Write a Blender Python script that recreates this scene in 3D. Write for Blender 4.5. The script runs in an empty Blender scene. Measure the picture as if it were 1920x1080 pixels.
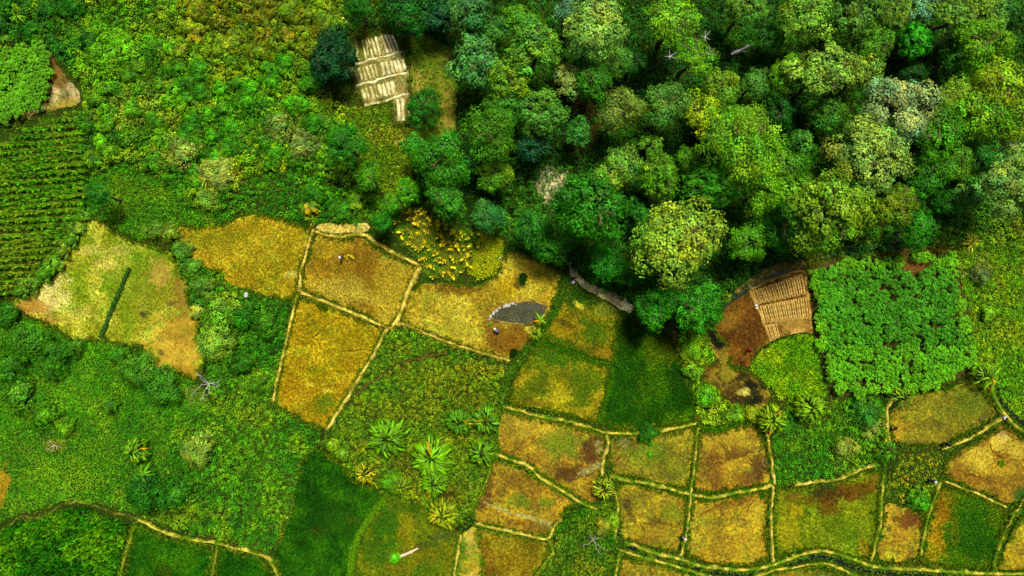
import bpy, bmesh, math, random
import numpy as np
from mathutils import Vector, Matrix

# ------------------------------------------------------------------ camera, sky, sun, exposure
scene = bpy.context.scene
S = 0.07            # metres on the ground for one pixel of the 1920 px wide photograph
H = 89.6            # flying height of the drone, looking straight down
cam_d = bpy.data.cameras.new('camera')
cam_d.lens, cam_d.sensor_width, cam_d.clip_end = 24, 36, 2000
cam = bpy.data.objects.new('camera', cam_d)
cam.location = (0, 0, H)
scene.collection.objects.link(cam)
scene.camera = cam

SUN_EL, SUN_AZ = math.radians(66), math.radians(70)     # azimuth counted from +X towards +Y (up in the picture)
world = bpy.data.worlds.new('World')
scene.world = world
world.use_nodes = True
wn = world.node_tree.nodes
sky = wn.new('ShaderNodeTexSky')
sky.sky_type = 'NISHITA'
sky.sun_disc = False
sky.sun_elevation = SUN_EL
sky.sun_rotation = math.pi / 2 - SUN_AZ
sky.air_density, sky.dust_density, sky.ozone_density = 1.0, 3.0, 1.0
world.node_tree.links.new(sky.outputs[0], wn['Background'].inputs[0])
wn['Background'].inputs[1].default_value = 0.05
sun_d = bpy.data.lights.new('sun', 'SUN')
sun_d.energy, sun_d.angle, sun_d.color = 4.5, math.radians(12), (1.0, 0.95, 0.84)
sun = bpy.data.objects.new('sun', sun_d)
sd = Vector((math.cos(SUN_EL) * math.cos(SUN_AZ), math.cos(SUN_EL) * math.sin(SUN_AZ), math.sin(SUN_EL)))
sun.rotation_euler = sd.to_track_quat('Z', 'Y').to_euler()
sun.location = (0, 0, 60)
scene.collection.objects.link(sun)
vs = scene.view_settings
vs.view_transform, vs.look, vs.exposure, vs.gamma = 'Standard', 'None', 0.93, 1.0
scene.cycles.max_bounces = 6
scene.cycles.diffuse_bounces = 3
scene.cycles.transmission_bounces = 3
scene.cycles.glossy_bounces = 2

# ------------------------------------------------------------------ helpers
rng = np.random.default_rng(7)
random.seed(7)
col = scene.collection

def P(px, py, h=0.0):
    """world point that stands at height h over the place seen at pixel (px, py)"""
    k = S * (H - h) / H
    return ((px - 960) * k, (540 - py) * k, h)

def W(a):
    a = np.asarray(a, float)
    return np.stack([(a[..., 0] - 960) * S, (540 - a[..., 1]) * S], -1)

def lin(c):
    c = np.asarray(c, float) / 255
    return np.where(c <= 0.04045, c / 12.92, ((c + 0.055) / 1.055) ** 2.4)

def hash2(ix, iy, s):
    n = (ix.astype(np.int64) * 374761393 + iy.astype(np.int64) * 668265263 + s * 974634777) & 0x7fffffff
    n = ((n ^ (n >> 13)) * 1274126177) & 0x7fffffff
    n = (n ^ (n >> 16)) & 0xffffff
    return n / float(0xffffff)

def vnoise(x, y, s=0):
    ix, iy = np.floor(x), np.floor(y)
    fx, fy = x - ix, y - iy
    fx, fy = fx * fx * (3 - 2 * fx), fy * fy * (3 - 2 * fy)
    a, b = hash2(ix, iy, s), hash2(ix + 1, iy, s)
    c, d = hash2(ix, iy + 1, s), hash2(ix + 1, iy + 1, s)
    return (a * (1 - fx) + b * fx) * (1 - fy) + (c * (1 - fx) + d * fx) * fy

def fbm(x, y, s=0, o=4):
    t, a, n = 0, 0.5, 0
    for i in range(o):
        t = t + a * vnoise(x * 2 ** i + 17.3 * i, y * 2 ** i - 9.1 * i, s + i)
        n += a
        a *= 0.5
    return t / n

def smooth_poly(pts, closed=True, n=6, jit=0.0, seed=0):
    """rounded corners (closed) or Catmull-Rom (open) through the points; jit wobbles the outline (pixels)"""
    p = np.asarray(pts, float)
    if closed:
        q = []
        for i in range(len(p)):
            a, b = p[i], p[(i + 1) % len(p)]
            d = np.hypot(*(b - a)) + 1e-6
            e = min(.25, 4.5 / d)
            m = max(2, int(d / 5))
            q += [a + (b - a) * (e + (1 - 2 * e) * t / m) for t in range(m + 1)]
        p = np.array(q)
        if jit:
            o = p.copy()
            p[:, 0] += (fbm(o[:, 0] / 9, o[:, 1] / 9, seed) - 0.5) * 2.4 * jit
            p[:, 1] += (fbm(o[:, 0] / 9, o[:, 1] / 9, seed + 50) - 0.5) * 2.4 * jit
        return p
    out = []
    m = len(p)
    for i in range(m if closed else m - 1):
        if closed:
            p0, p1, p2, p3 = p[i - 1], p[i], p[(i + 1) % m], p[(i + 2) % m]
        else:
            p0, p1, p2, p3 = p[max(i - 1, 0)], p[i], p[i + 1], p[min(i + 2, m - 1)]
        for k in range(n):
            t = k / n
            out.append(0.5 * ((2 * p1) + (-p0 + p2) * t + (2 * p0 - 5 * p1 + 4 * p2 - p3) * t * t + (-p0 + 3 * p1 - 3 * p2 + p3) * t ** 3))
    if not closed:
        out.append(p[-1])
    out = np.array(out)
    if jit:
        out[:, 0] += (fbm(out[:, 0] / 9, out[:, 1] / 9, seed) - 0.5) * 2 * jit
        out[:, 1] += (fbm(out[:, 0] / 9, out[:, 1] / 9, seed + 50) - 0.5) * 2 * jit
    return out

def inside(pt, poly):
    x, y = pt[:, 0], pt[:, 1]
    r = np.zeros(len(pt), bool)
    j = len(poly) - 1
    for i in range(len(poly)):
        xi, yi = poly[i]
        xj, yj = poly[j]
        c = (yi > y) != (yj > y)
        with np.errstate(divide='ignore', invalid='ignore'):
            r ^= c & (x < (xj - xi) * (y - yi) / (yj - yi + 1e-12) + xi)
        j = i
    return r

def nearest(pt, poly, closed=True):
    best = np.full(len(pt), 1e9)
    bp = np.zeros_like(pt)
    m = len(poly)
    for i in range(m if closed else m - 1):
        a, b = poly[i], poly[(i + 1) % m]
        d = b - a
        t = np.clip(((pt - a) @ d) / (d @ d + 1e-12), 0, 1)
        q = a + t[:, None] * d
        e = ((pt - q) ** 2).sum(1)
        u = e < best
        best[u] = e[u]
        bp[u] = q[u]
    return np.sqrt(best), bp

def scatter(poly, per_m2, seed=0, holes=(), jit=0.55):
    """jittered points (pixels) inside a pixel polygon"""
    r = np.random.default_rng(seed)
    poly = np.asarray(poly, float)
    st = 1 / math.sqrt(per_m2) / S
    x0, y0 = poly.min(0)
    x1, y1 = poly.max(0)
    gx, gy = np.meshgrid(np.arange(x0, x1 + st, st), np.arange(y0, y1 + st, st))
    p = np.stack([gx.ravel(), gy.ravel()], 1)
    p += r.uniform(-jit, jit, p.shape) * st
    p = p[inside(p, poly)]
    for h in holes:
        p = p[~inside(p, np.asarray(h, float))]
    return p[(p[:, 0] > -60) & (p[:, 0] < 1980) & (p[:, 1] > -60) & (p[:, 1] < 1140)]

def mesh_np(name, verts, faces, colr=None, smooth=False):
    me = bpy.data.meshes.new(name)
    verts = np.ascontiguousarray(verts, np.float32)
    faces = np.ascontiguousarray(faces, np.int32)
    nf, k = faces.shape
    me.vertices.add(len(verts))
    me.vertices.foreach_set('co', verts.ravel())
    me.loops.add(nf * k)
    me.loops.foreach_set('vertex_index', faces.ravel())
    me.polygons.add(nf)
    me.polygons.foreach_set('loop_start', np.arange(nf, dtype=np.int32) * k)
    if smooth:
        me.polygons.foreach_set('use_smooth', np.ones(nf, bool))
    if colr is not None:
        at = me.color_attributes.new('Col', 'FLOAT_COLOR', 'POINT')
        c = np.ones((len(verts), 4), np.float32)
        c[:, :3] = colr
        at.data.foreach_set('color', c.ravel())
    me.update(calc_edges=True)
    return me

def obj(name, me, mat=None, parent=None, label=None, cat=None, group=None, kind=None):
    o = bpy.data.objects.new(name, me)
    col.objects.link(o)
    if mat is not None and me is not None and len(me.materials) == 0:
        me.materials.append(mat)
    if parent is not None:
        o.parent = parent
    tag(o, label, cat, group, kind)
    return o

def tag(o, label=None, cat=None, group=None, kind=None):
    for k, v in (('label', label), ('category', cat), ('group', group), ('kind', kind)):
        if v:
            o[k] = v
    return o

def empty(name, loc, label=None, cat=None, group=None, rz=0.0):
    o = bpy.data.objects.new(name, None)
    o.empty_display_size = 0.3
    col.objects.link(o)
    o.location = loc
    o.rotation_euler = (0, 0, rz)
    return tag(o, label, cat, group)

class MB:
    """collects numpy geometry of one face size"""
    def __init__(self):
        self.v, self.f, self.c, self.n = [], [], [], 0
    def add(self, v, f, c):
        self.v.append(v)
        self.f.append(f + self.n)
        self.c.append(np.broadcast_to(c, v.shape) if np.ndim(c) == 1 else c)
        self.n += len(v)
    def mesh(self, name, smooth=False):
        return mesh_np(name, np.concatenate(self.v), np.concatenate(self.f), np.concatenate(self.c), smooth)

def norm(a):
    return a / (np.linalg.norm(a, axis=-1, keepdims=True) + 1e-9)

def leaf_quads(c, n, L, Wd, r, fold=0.15):
    """one diamond leaf per row: centre c, facing n, length L, width Wd"""
    m = len(c)
    t = norm(np.cross(n, r.normal(size=(m, 3))))
    b = np.cross(n, t)
    L = np.broadcast_to(L, m)[:, None]
    Wd = np.broadcast_to(Wd, m)[:, None]
    v = np.stack([c - t * L * 0.5 - n * L * fold, c + b * Wd * 0.5 + t * L * 0.05, c + t * L * 0.5 - n * L * fold, c - b * Wd * 0.5 + t * L * 0.05], 1)
    return v.reshape(-1, 3), np.arange(4 * m).reshape(-1, 4)

def dome_dirs(m, r, low=-0.15):
    z = r.uniform(low, 1, m)
    a = r.uniform(0, 2 * math.pi, m)
    s = np.sqrt(np.maximum(0, 1 - z * z))
    return np.stack([s * np.cos(a), s * np.sin(a), z], 1)

def paint(px, py, base, blobs=(), seed=0, scale=30.0, contrast=1.6, rough=0.0):
    """colour (linear) at pixels: base = two or three sRGB colours mixed by noise, blobs = (x, y, rx, ry, sRGB, strength[, softness[, angle]])"""
    b = [lin(c) for c in base]
    n = np.clip((fbm(px / scale, py / scale, seed) - 0.5) * contrast * 1.6 + 0.5, 0, 1)
    if len(b) == 1:
        out = np.repeat(b[0][None], len(px), 0) * (0.85 + 0.3 * n[:, None])
    else:
        t = n * (len(b) - 1)
        i = np.minimum(t.astype(int), len(b) - 2)
        f = (t - i)[:, None]
        ba = np.array(b)
        out = ba[i] * (1 - f) + ba[i + 1] * f
    if rough:           # clods, sprouts and worn spots a few decimetres across
        f1 = fbm(px / 3.2, py / 3.2, seed + 61, 2)
        f2 = fbm(px / 20, py / 20, seed + 67, 4)
        out = out * (1 + rough * 2.2 * (f1 - 0.5))[:, None]
        out = out * np.stack([1 - rough * 1.5 * np.maximum(f2 - 0.5, -0.02), 1 + 0 * f2, 1 + 0 * f2], 1)
        out = np.maximum(out, 0)
    for k, bl in enumerate(blobs):
        x, y, rx, ry, c, st = bl[:6]
        soft = bl[6] if len(bl) > 6 else 0.5
        an = math.radians(bl[7]) if len(bl) > 7 else 0
        dx, dy = px - x, py - y
        u = (dx * math.cos(an) + dy * math.sin(an)) / rx
        v = (-dx * math.sin(an) + dy * math.cos(an)) / ry
        d = np.sqrt(u * u + v * v) + (fbm(px / 15, py / 15, seed + 7 * k + 3) - 0.5) * 1.3 + (fbm(px / 3.5, py / 3.5, seed + 7 * k + 5, 2) - 0.5) * 1.3
        soft = max(soft, 0.45)
        w = np.clip((1 + soft * 0.5 - d) / max(soft, 0.05), 0, 1)
        w = (w * w * (3 - 2 * w) * st)[:, None]
        out = out * (1 - w) + lin(c)[None] * w
    return out

# ------------------------------------------------------------------ materials
ALB = 0.5          # the colour tables are written as seen; this brings them to real albedo
def nodes(name):
    m = bpy.data.materials.new(name)
    m.use_nodes = True
    nt = m.node_tree
    return m, nt, nt.nodes['Principled BSDF'], nt.nodes['Material Output']

def mat_foliage(name, rough=0.55, spec=0.12, trans=0.28, tint=(1.04, 0.94, 0.38)):
    """leaf colour = vertex colour of the plant x colour of the individual; a little light passes through"""
    m, nt, bs, out = nodes(name)
    at = nt.nodes.new('ShaderNodeAttribute'); at.attribute_name = 'Col'
    oi = nt.nodes.new('ShaderNodeObjectInfo')
    mx = nt.nodes.new('ShaderNodeMix'); mx.data_type = 'RGBA'; mx.blend_type = 'MULTIPLY'
    mx.inputs['Factor'].default_value = 1
    nt.links.new(at.outputs['Color'], mx.inputs['A'])
    nt.links.new(oi.outputs['Color'], mx.inputs['B'])
    tn = nt.nodes.new('ShaderNodeMix'); tn.data_type = 'RGBA'; tn.blend_type = 'MULTIPLY'
    tn.inputs['Factor'].default_value = 1
    tn.inputs['B'].default_value = (*tint, 1)
    nt.links.new(mx.outputs['Result'], tn.inputs['A'])
    mx = tn
    nt.links.new(mx.outputs['Result'], bs.inputs['Base Color'])
    bs.inputs['Roughness'].default_value = rough
    bs.inputs['Specular IOR Level'].default_value = spec
    tr = nt.nodes.new('ShaderNodeBsdfTranslucent')
    nt.links.new(mx.outputs['Result'], tr.inputs['Color'])
    ms = nt.nodes.new('ShaderNodeMixShader')
    ms.inputs[0].default_value = trans
    nt.links.new(bs.outputs[0], ms.inputs[1])
    nt.links.new(tr.outputs[0], ms.inputs[2])
    nt.links.new(ms.outputs[0], out.inputs[0])
    return m

def mat_soil(name, amp=0.5, scale=7.0, rough=0.9, bump=0.5, crack=0.0, spec=0.06, fleck=None, fleck_at=0.62, crack_scale=0.9, tint=(0.9, 1.13, 0.36)):
    """painted vertex colour broken up by crumbs of earth, optional cracks and flecks"""
    m, nt, bs, out = nodes(name)
    N, Lk = nt.nodes.new, nt.links.new
    at = N('ShaderNodeAttribute'); at.attribute_name = 'Col'
    ge = N('ShaderNodeNewGeometry')
    n1 = N('ShaderNodeTexNoise'); n1.inputs['Scale'].default_value = scale; n1.inputs['Detail'].default_value = 5; n1.inputs['Roughness'].default_value = 0.7
    n2 = N('ShaderNodeTexNoise'); n2.inputs['Scale'].default_value = scale * 0.16; n2.inputs['Detail'].default_value = 4
    for n in (n1, n2):
        Lk(ge.outputs['Position'], n.inputs['Vector'])
    r1 = N('ShaderNodeMapRange'); r1.inputs[1].default_value = 0.3; r1.inputs[2].default_value = 0.7; r1.inputs[3].default_value = 1 - amp; r1.inputs[4].default_value = 1 + amp
    r2 = N('ShaderNodeMapRange'); r2.inputs[1].default_value = 0.3; r2.inputs[2].default_value = 0.7; r2.inputs[3].default_value = 0.78; r2.inputs[4].default_value = 1.22
    Lk(n1.outputs[0], r1.inputs[0]); Lk(n2.outputs[0], r2.inputs[0])
    mu = N('ShaderNodeMath'); mu.operation = 'MULTIPLY'
    Lk(r1.outputs[0], mu.inputs[0]); Lk(r2.outputs[0], mu.inputs[1])
    fac = mu.outputs[0]
    hgt = n1.outputs[0]
    if crack:
        wv = N('ShaderNodeTexNoise'); wv.inputs['Scale'].default_value = 0.7
        Lk(ge.outputs['Position'], wv.inputs['Vector'])
        ad = N('ShaderNodeVectorMath'); ad.operation = 'MULTIPLY_ADD'
        ad.inputs[1].default_value = (1.4, 1.4, 1.4)
        Lk(wv.outputs['Color'], ad.inputs[0]); Lk(ge.outputs['Position'], ad.inputs[2])
        vo = N('ShaderNodeTexVoronoi'); vo.feature = 'DISTANCE_TO_EDGE'; vo.inputs['Scale'].default_value = crack_scale
        Lk(ad.outputs[0], vo.inputs['Vector'])
        rc = N('ShaderNodeMapRange'); rc.inputs[1].default_value = 0.0; rc.inputs[2].default_value = 0.05
        Lk(vo.outputs[0], rc.inputs[0])
        pm = N('ShaderNodeTexNoise'); pm.inputs['Scale'].default_value = 0.22; pm.inputs['Detail'].default_value = 2
        Lk(ge.outputs['Position'], pm.inputs['Vector'])
        rp = N('ShaderNodeMapRange'); rp.inputs[1].default_value = 0.5; rp.inputs[2].default_value = 0.62; rp.inputs[3].default_value = 0; rp.inputs[4].default_value = crack
        Lk(pm.outputs[0], rp.inputs[0])
        iv = N('ShaderNodeMath'); iv.operation = 'SUBTRACT'; iv.inputs[0].default_value = 1
        Lk(rc.outputs[0], iv.inputs[1])
        cm = N('ShaderNodeMath'); cm.operation = 'MULTIPLY'
        Lk(iv.outputs[0], cm.inputs[0]); Lk(rp.outputs[0], cm.inputs[1])
        om = N('ShaderNodeMath'); om.operation = 'SUBTRACT'; om.inputs[0].default_value = 1
        Lk(cm.outputs[0], om.inputs[1])
        m2 = N('ShaderNodeMath'); m2.operation = 'MULTIPLY'
        Lk(fac, m2.inputs[0]); Lk(om.outputs[0], m2.inputs[1])
        fac = m2.outputs[0]
        m3 = N('ShaderNodeMath'); m3.operation = 'MULTIPLY'
        Lk(hgt, m3.inputs[0]); Lk(om.outputs[0], m3.inputs[1])
        hgt = m3.outputs[0]
    vm = N('ShaderNodeVectorMath'); vm.operation = 'SCALE'
    tn = N('ShaderNodeMix'); tn.data_type = 'RGBA'; tn.blend_type = 'MULTIPLY'; tn.inputs['Factor'].default_value = 1
    tn.inputs['B'].default_value = (ALB * tint[0], ALB * tint[1], ALB * tint[2], 1)
    Lk(at.outputs['Color'], tn.inputs['A']); Lk(tn.outputs['Result'], vm.inputs[0]); Lk(fac, vm.inputs['Scale'])
    colour = vm.outputs[0]
    if fleck is not None:
        n3 = N('ShaderNodeTexNoise'); n3.inputs['Scale'].default_value = scale * 0.75; n3.inputs['Detail'].default_value = 3
        mp = N('ShaderNodeMapping'); mp.inputs['Location'].default_value = (31, 17, 5)
        Lk(ge.outputs['Position'], mp.inputs['Vector']); Lk(mp.outputs[0], n3.inputs['Vector'])
        rf = N('ShaderNodeMapRange'); rf.inputs[1].default_value = fleck_at; rf.inputs[2].default_value = fleck_at + 0.08
        Lk(n3.outputs[0], rf.inputs[0])
        mf = N('ShaderNodeMix'); mf.data_type = 'RGBA'
        Lk(rf.outputs[0], mf.inputs['Factor']); Lk(colour, mf.inputs['A'])
        mf.inputs['B'].default_value = (*(lin(fleck) * ALB), 1)
        colour = mf.outputs['Result']
    Lk(colour, bs.inputs['Base Color'])
    bs.inputs['Roughness'].default_value = rough
    bs.inputs['Specular IOR Level'].default_value = spec
    bp = N('ShaderNodeBump'); bp.inputs['Strength'].default_value = bump; bp.inputs['Distance'].default_value = 0.05
    Lk(hgt, bp.inputs['Height']); Lk(bp.outputs[0], bs.inputs['Normal'])
    return m

def mat_plain(name, rgb, rough=0.8, spec=0.2, vary=0.35, scale=14.0):
    """one colour with a noisy variation in value and a fine bump"""
    m, nt, bs, out = nodes(name)
    N, Lk = nt.nodes.new, nt.links.new
    tc = N('ShaderNodeTexCoord')
    n1 = N('ShaderNodeTexNoise'); n1.inputs['Scale'].default_value = scale; n1.inputs['Detail'].default_value = 5
    Lk(tc.outputs['Object'], n1.inputs['Vector'])
    rp = N('ShaderNodeMapRange'); rp.inputs[1].default_value = 0.3; rp.inputs[2].default_value = 0.7; rp.inputs[3].default_value = 1 - vary; rp.inputs[4].default_value = 1 + vary
    Lk(n1.outputs[0], rp.inputs[0])
    vm = N('ShaderNodeVectorMath'); vm.operation = 'SCALE'; vm.inputs[0].default_value = lin(rgb) * ALB
    Lk(rp.outputs[0], vm.inputs['Scale']); Lk(vm.outputs[0], bs.inputs['Base Color'])
    bs.inputs['Roughness'].default_value = rough
    bs.inputs['Specular IOR Level'].default_value = spec
    bp = N('ShaderNodeBump'); bp.inputs['Strength'].default_value = 0.4; bp.inputs['Distance'].default_value = 0.02
    Lk(n1.outputs[0], bp.inputs['Height']); Lk(bp.outputs[0], bs.inputs['Normal'])
    return m

def mat_water(name, rgb, rough=0.08, scale=3.0):
    m, nt, bs, out = nodes(name)
    N, Lk = nt.nodes.new, nt.links.new
    ge = N('ShaderNodeNewGeometry')
    n1 = N('ShaderNodeTexNoise'); n1.inputs['Scale'].default_value = scale; n1.inputs['Detail'].default_value = 3
    n2 = N('ShaderNodeTexNoise'); n2.inputs['Scale'].default_value = 0.5; n2.inputs['Detail'].default_value = 3
    for n in (n1, n2):
        Lk(ge.outputs['Position'], n.inputs['Vector'])
    rp = N('ShaderNodeMapRange'); rp.inputs[1].default_value = 0.35; rp.inputs[2].default_value = 0.65; rp.inputs[3].default_value = 0.75; rp.inputs[4].default_value = 1.25
    Lk(n2.outputs[0], rp.inputs[0])
    vm = N('ShaderNodeVectorMath'); vm.operation = 'SCALE'; vm.inputs[0].default_value = lin(rgb)
    Lk(rp.outputs[0], vm.inputs['Scale']); Lk(vm.outputs[0], bs.inputs['Base Color'])
    bs.inputs['Roughness'].default_value = rough
    bs.inputs['IOR'].default_value = 1.33
    bp = N('ShaderNodeBump'); bp.inputs['Strength'].default_value = 0.08; bp.inputs['Distance'].default_value = 0.02
    Lk(n1.outputs[0], bp.inputs['Height']); Lk(bp.outputs[0], bs.inputs['Normal'])
    return m

M = {
    'leaf': mat_foliage('leaf_green'),
    'gloss': mat_foliage('leaf_glossy', 0.5, 0.12, 0.22),
    'canopy': mat_foliage('canopy_leaf', 0.55, 0.12, 0.22, (0.82, 0.93, 0.66)),
    'blade': mat_foliage('grass_blade', 0.6, 0.1, 0.3, (0.72, 0.74, 0.3)),
    'herb': mat_foliage('low_herbs', 0.6, 0.1, 0.28, (0.95, 0.95, 0.4)),
    'stub': mat_soil('paddy_stubble', 0.85, 3.6, 0.9, 0.9, crack=0.0),
    'mud': mat_soil('paddy_mud', 0.8, 3.6, 0.7, 0.8, crack=0.75, spec=0.1, crack_scale=1.3, tint=(0.8, 0.96, 0.28)),
    'dug': mat_soil('dug_earth', 0.8, 3.5, 0.95, 1.0, fleck=(112, 80, 30), fleck_at=0.57, tint=(0.85, 0.95, 0.6)),
    'dry': mat_soil('dry_earth', 0.4, 4.5, 0.95, 0.7, tint=(1.06, 1.14, 0.95)),
    'bund': mat_soil('bund_earth', 0.5, 4.0, 0.95, 0.9, tint=(1.15, 1.25, 0.75)),
    'burnt': mat_soil('burnt_earth', 0.5, 5.0, 0.95, 0.9),
    'ground': mat_soil('forest_soil', 0.5, 2.5, 0.95, 0.8),
    'bark': mat_plain('bark', (112, 92, 66), vary=0.5),
    'pale_bark': mat_plain('pale_bark', (178, 172, 158), vary=0.3),
    'dead_wood': mat_plain('weathered_wood', (205, 200, 196), vary=0.3),
    'new_wood': mat_plain('stripped_wood', (232, 208, 168), vary=0.2),
    'stone': mat_plain('stone', (190, 188, 180), vary=0.3),
    'pond': mat_water('pond_water', (44, 50, 38)),
    'ditch': mat_water('ditch_water', (14, 17, 14), 0.2),
    'stem': mat_plain('banana_stem', (120, 130, 50), vary=0.4),
}

# ------------------------------------------------------------------ ground
def build_ground():
    n = 121
    g = np.linspace(-240, 240, n)
    x, y = np.meshgrid(g, g)
    x, y = x.ravel(), y.ravel()
    px, py = x / S + 960, 540 - y / S
    far = np.clip((np.maximum(np.abs(x) - 75, np.abs(y) - 48)) / 60, 0, 1)
    z = far * far * 3 * fbm(x / 40, y / 40, 3) - 0.004
    c = paint(px, py, [(34, 44, 10), (48, 58, 14), (60, 54, 20)], (), 5, 60)
    i = np.arange(n * n).reshape(n, n)
    f = np.stack([i[:-1, :-1], i[:-1, 1:], i[1:, 1:], i[1:, :-1]], -1).reshape(-1, 4)
    obj('ground', mesh_np('ground', np.stack([x, y, z], 1), f, c), M['ground'], label='dark earth under the vegetation of the valley floor', kind='structure')
build_ground()

FZ = [0.03]
def sheet(name, poly, base, blobs, mat, label, step=0.2, z=None, jit=1.2, seed=0, scale=30.0, relief=0.03, furrow=None, kind='structure'):
    """a painted earth sheet with a clean wobbly outline and slight relief"""
    pp = smooth_poly(poly, True, 5, jit, seed)
    st = step / S
    x0, y0 = pp.min(0) - st
    x1, y1 = pp.max(0) + st
    xs, ys = np.arange(x0, x1 + st, st), np.arange(y0, y1 + st, st)
    gx, gy = np.meshgrid(xs, ys)
    pt = np.stack([gx.ravel(), gy.ravel()], 1)
    ins = inside(pt, pp)
    nx, ny = len(xs), len(ys)
    i = np.arange(nx * ny).reshape(ny, nx)
    q = np.stack([i[:-1, :-1], i[1:, :-1], i[1:, 1:], i[:-1, 1:]], -1).reshape(-1, 4)
    q = q[ins[q].any(1)]
    use = np.unique(q)
    out = use[~ins[use]]
    if len(out):
        _, bp = nearest(pt[out], pp)
        pt[out] = bp
    remap = np.zeros(nx * ny, int)
    remap[use] = np.arange(len(use))
    pt = pt[use]
    q = remap[q]
    if z is None:
        FZ[0] += 0.0012
        z = FZ[0]
    c = paint(pt[:, 0], pt[:, 1], base, blobs, seed, scale, rough=0.7)
    w = W(pt)
    zz = z + relief * fbm(pt[:, 0] / 8, pt[:, 1] / 8, seed + 1)
    if furrow:
        ang, per, amp = furrow
        a = math.radians(ang)
        zz = zz + amp * np.sin((pt[:, 0] * math.cos(a) + pt[:, 1] * math.sin(a)) * 2 * math.pi / per)
    me = mesh_np(name, np.column_stack([w, zz]), q, c, True)
    o = obj(name, me, mat, label=label, kind=kind)
    return o, pp

def blades(points, colr, hgt, spread, wid, per, r, z0=0.04, lean=0.8, k=1.0):
    """tufts: per blades of one bent strip each (two triangles as one quad) at every point"""
    m = len(points)
    w = W(points)
    w = np.repeat(w, per, 0)
    c = np.repeat(colr * r.uniform(0.75, 1.25, (m, 1)), per, 0) * r.uniform(0.6, 1.4, (m * per, 1))
    a = r.uniform(0, 2 * math.pi, m * per)
    h = hgt * r.uniform(0.6, 1.25, m * per)
    sp = spread * r.uniform(0.3, 1.1, m * per)
    d = np.stack([np.cos(a), np.sin(a)], 1)
    s = np.stack([-np.sin(a), np.cos(a)], 1) * (wid * 0.5 * r.uniform(0.7, 1.3, m * per))[:, None]
    base = w + d * (sp * 0.15)[:, None]
    mid = w + d * (sp * 0.6)[:, None]
    tip = w + d * sp[:, None]
    v = np.stack([
        np.column_stack([base, np.full(m * per, z0)]),
        np.column_stack([mid + s, z0 + h * 0.85]),
        np.column_stack([tip, z0 + h * k]),
        np.column_stack([mid - s, z0 + h * 0.85])], 1).reshape(-1, 3)
    return v, np.arange(4 * m * per).reshape(-1, 4), np.repeat(c, 4, 0)

def tufts_on(parent, pp, dens, hgt, tints, base, blobs, seed, name='rice_stubble', spread=0.14, wid=0.05, per=3, scale=30.0, mixf=0.5, green_only=False, mask=None):
    """a rice or grass cover whose colour follows the field's own patches, mixed with tints"""
    r = np.random.default_rng(seed + 900)
    p = scatter(pp, dens, seed + 31)
    c = paint(p[:, 0], p[:, 1], base, blobs, seed, scale, rough=0.6)
    if green_only:      # grow only where the field is green
        g = (c[:, 1] - c[:, 0] * 0.74) / (c[:, 1] + 1e-4)
        keep = r.uniform(0, 1, len(p)) < np.clip(g * 3.0 + 0.35, 0.2, 1)
        p, c = p[keep], c[keep]
    if mask is not None:
        k = mask(p)
        p, c = p[k], c[k]
    if not len(p):
        return None
    t = np.array([lin(x) for x in tints])[r.integers(0, len(tints), len(p))]
    c = c * (1 - mixf) * 1.2 + t * mixf
    v, f, cc = blades(p, c, hgt, spread, wid, per, r)
    return obj(name, mesh_np(name, v, f, cc), M['blade'], parent, kind='stuff')

def fringe(parent, pp, seed):
    """ragged weeds along the border of a field"""
    r = np.random.default_rng(seed + 400)
    i = np.repeat(np.arange(len(pp)), 9)
    q = pp[i] + (np.roll(pp, -1, 0)[i] - pp[i]) * r.uniform(0, 1, (len(i), 1)) + r.normal(0, 3.0, (len(i), 2))
    q = q[fbm(q[:, 0] / 14, q[:, 1] / 14, seed) > .42]
    q = q[(q[:, 0] > -20) & (q[:, 0] < 1940) & (q[:, 1] > -20) & (q[:, 1] < 1100)]
    t = np.array([lin(c) for c in ((64, 120, 12), (96, 136, 18), (40, 100, 12), (150, 138, 40))])[r.integers(0, 4, len(q))]
    v, f, c = blades(q, t, .28, .24, .09, 4, r, z0=.05)
    obj('border_weeds', mesh_np('border_weeds', v, f, c), M['blade'], parent, kind='stuff')

# colours of the fields (sRGB as they lie in even light)
GOLD = [(150, 116, 22), (170, 134, 34), (186, 152, 48)]
AMBER = [(142, 98, 14), (166, 122, 22), (182, 140, 36)]
OLIVE = [(118, 110, 16), (140, 124, 22), (156, 134, 30)]
TAN = [(168, 134, 56), (186, 154, 74), (200, 172, 96)]
BROWN = [(112, 76, 24), (134, 96, 34), (158, 120, 48)]
DKGRN_ = [(34, 78, 8), (46, 94, 10), (62, 108, 12)]
GREEN = [(62, 110, 10), (84, 130, 12), (112, 144, 16)]
RUST = (112, 58, 6)
G1 = (58, 112, 8)
G2 = (88, 128, 12)
WET = (70, 34, 6)
PALE = (206, 184, 96)
SKY_SHEEN = (176, 164, 150)  # sky reflected in shallow pools, painted onto the mud as grey-lilac colour

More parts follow.
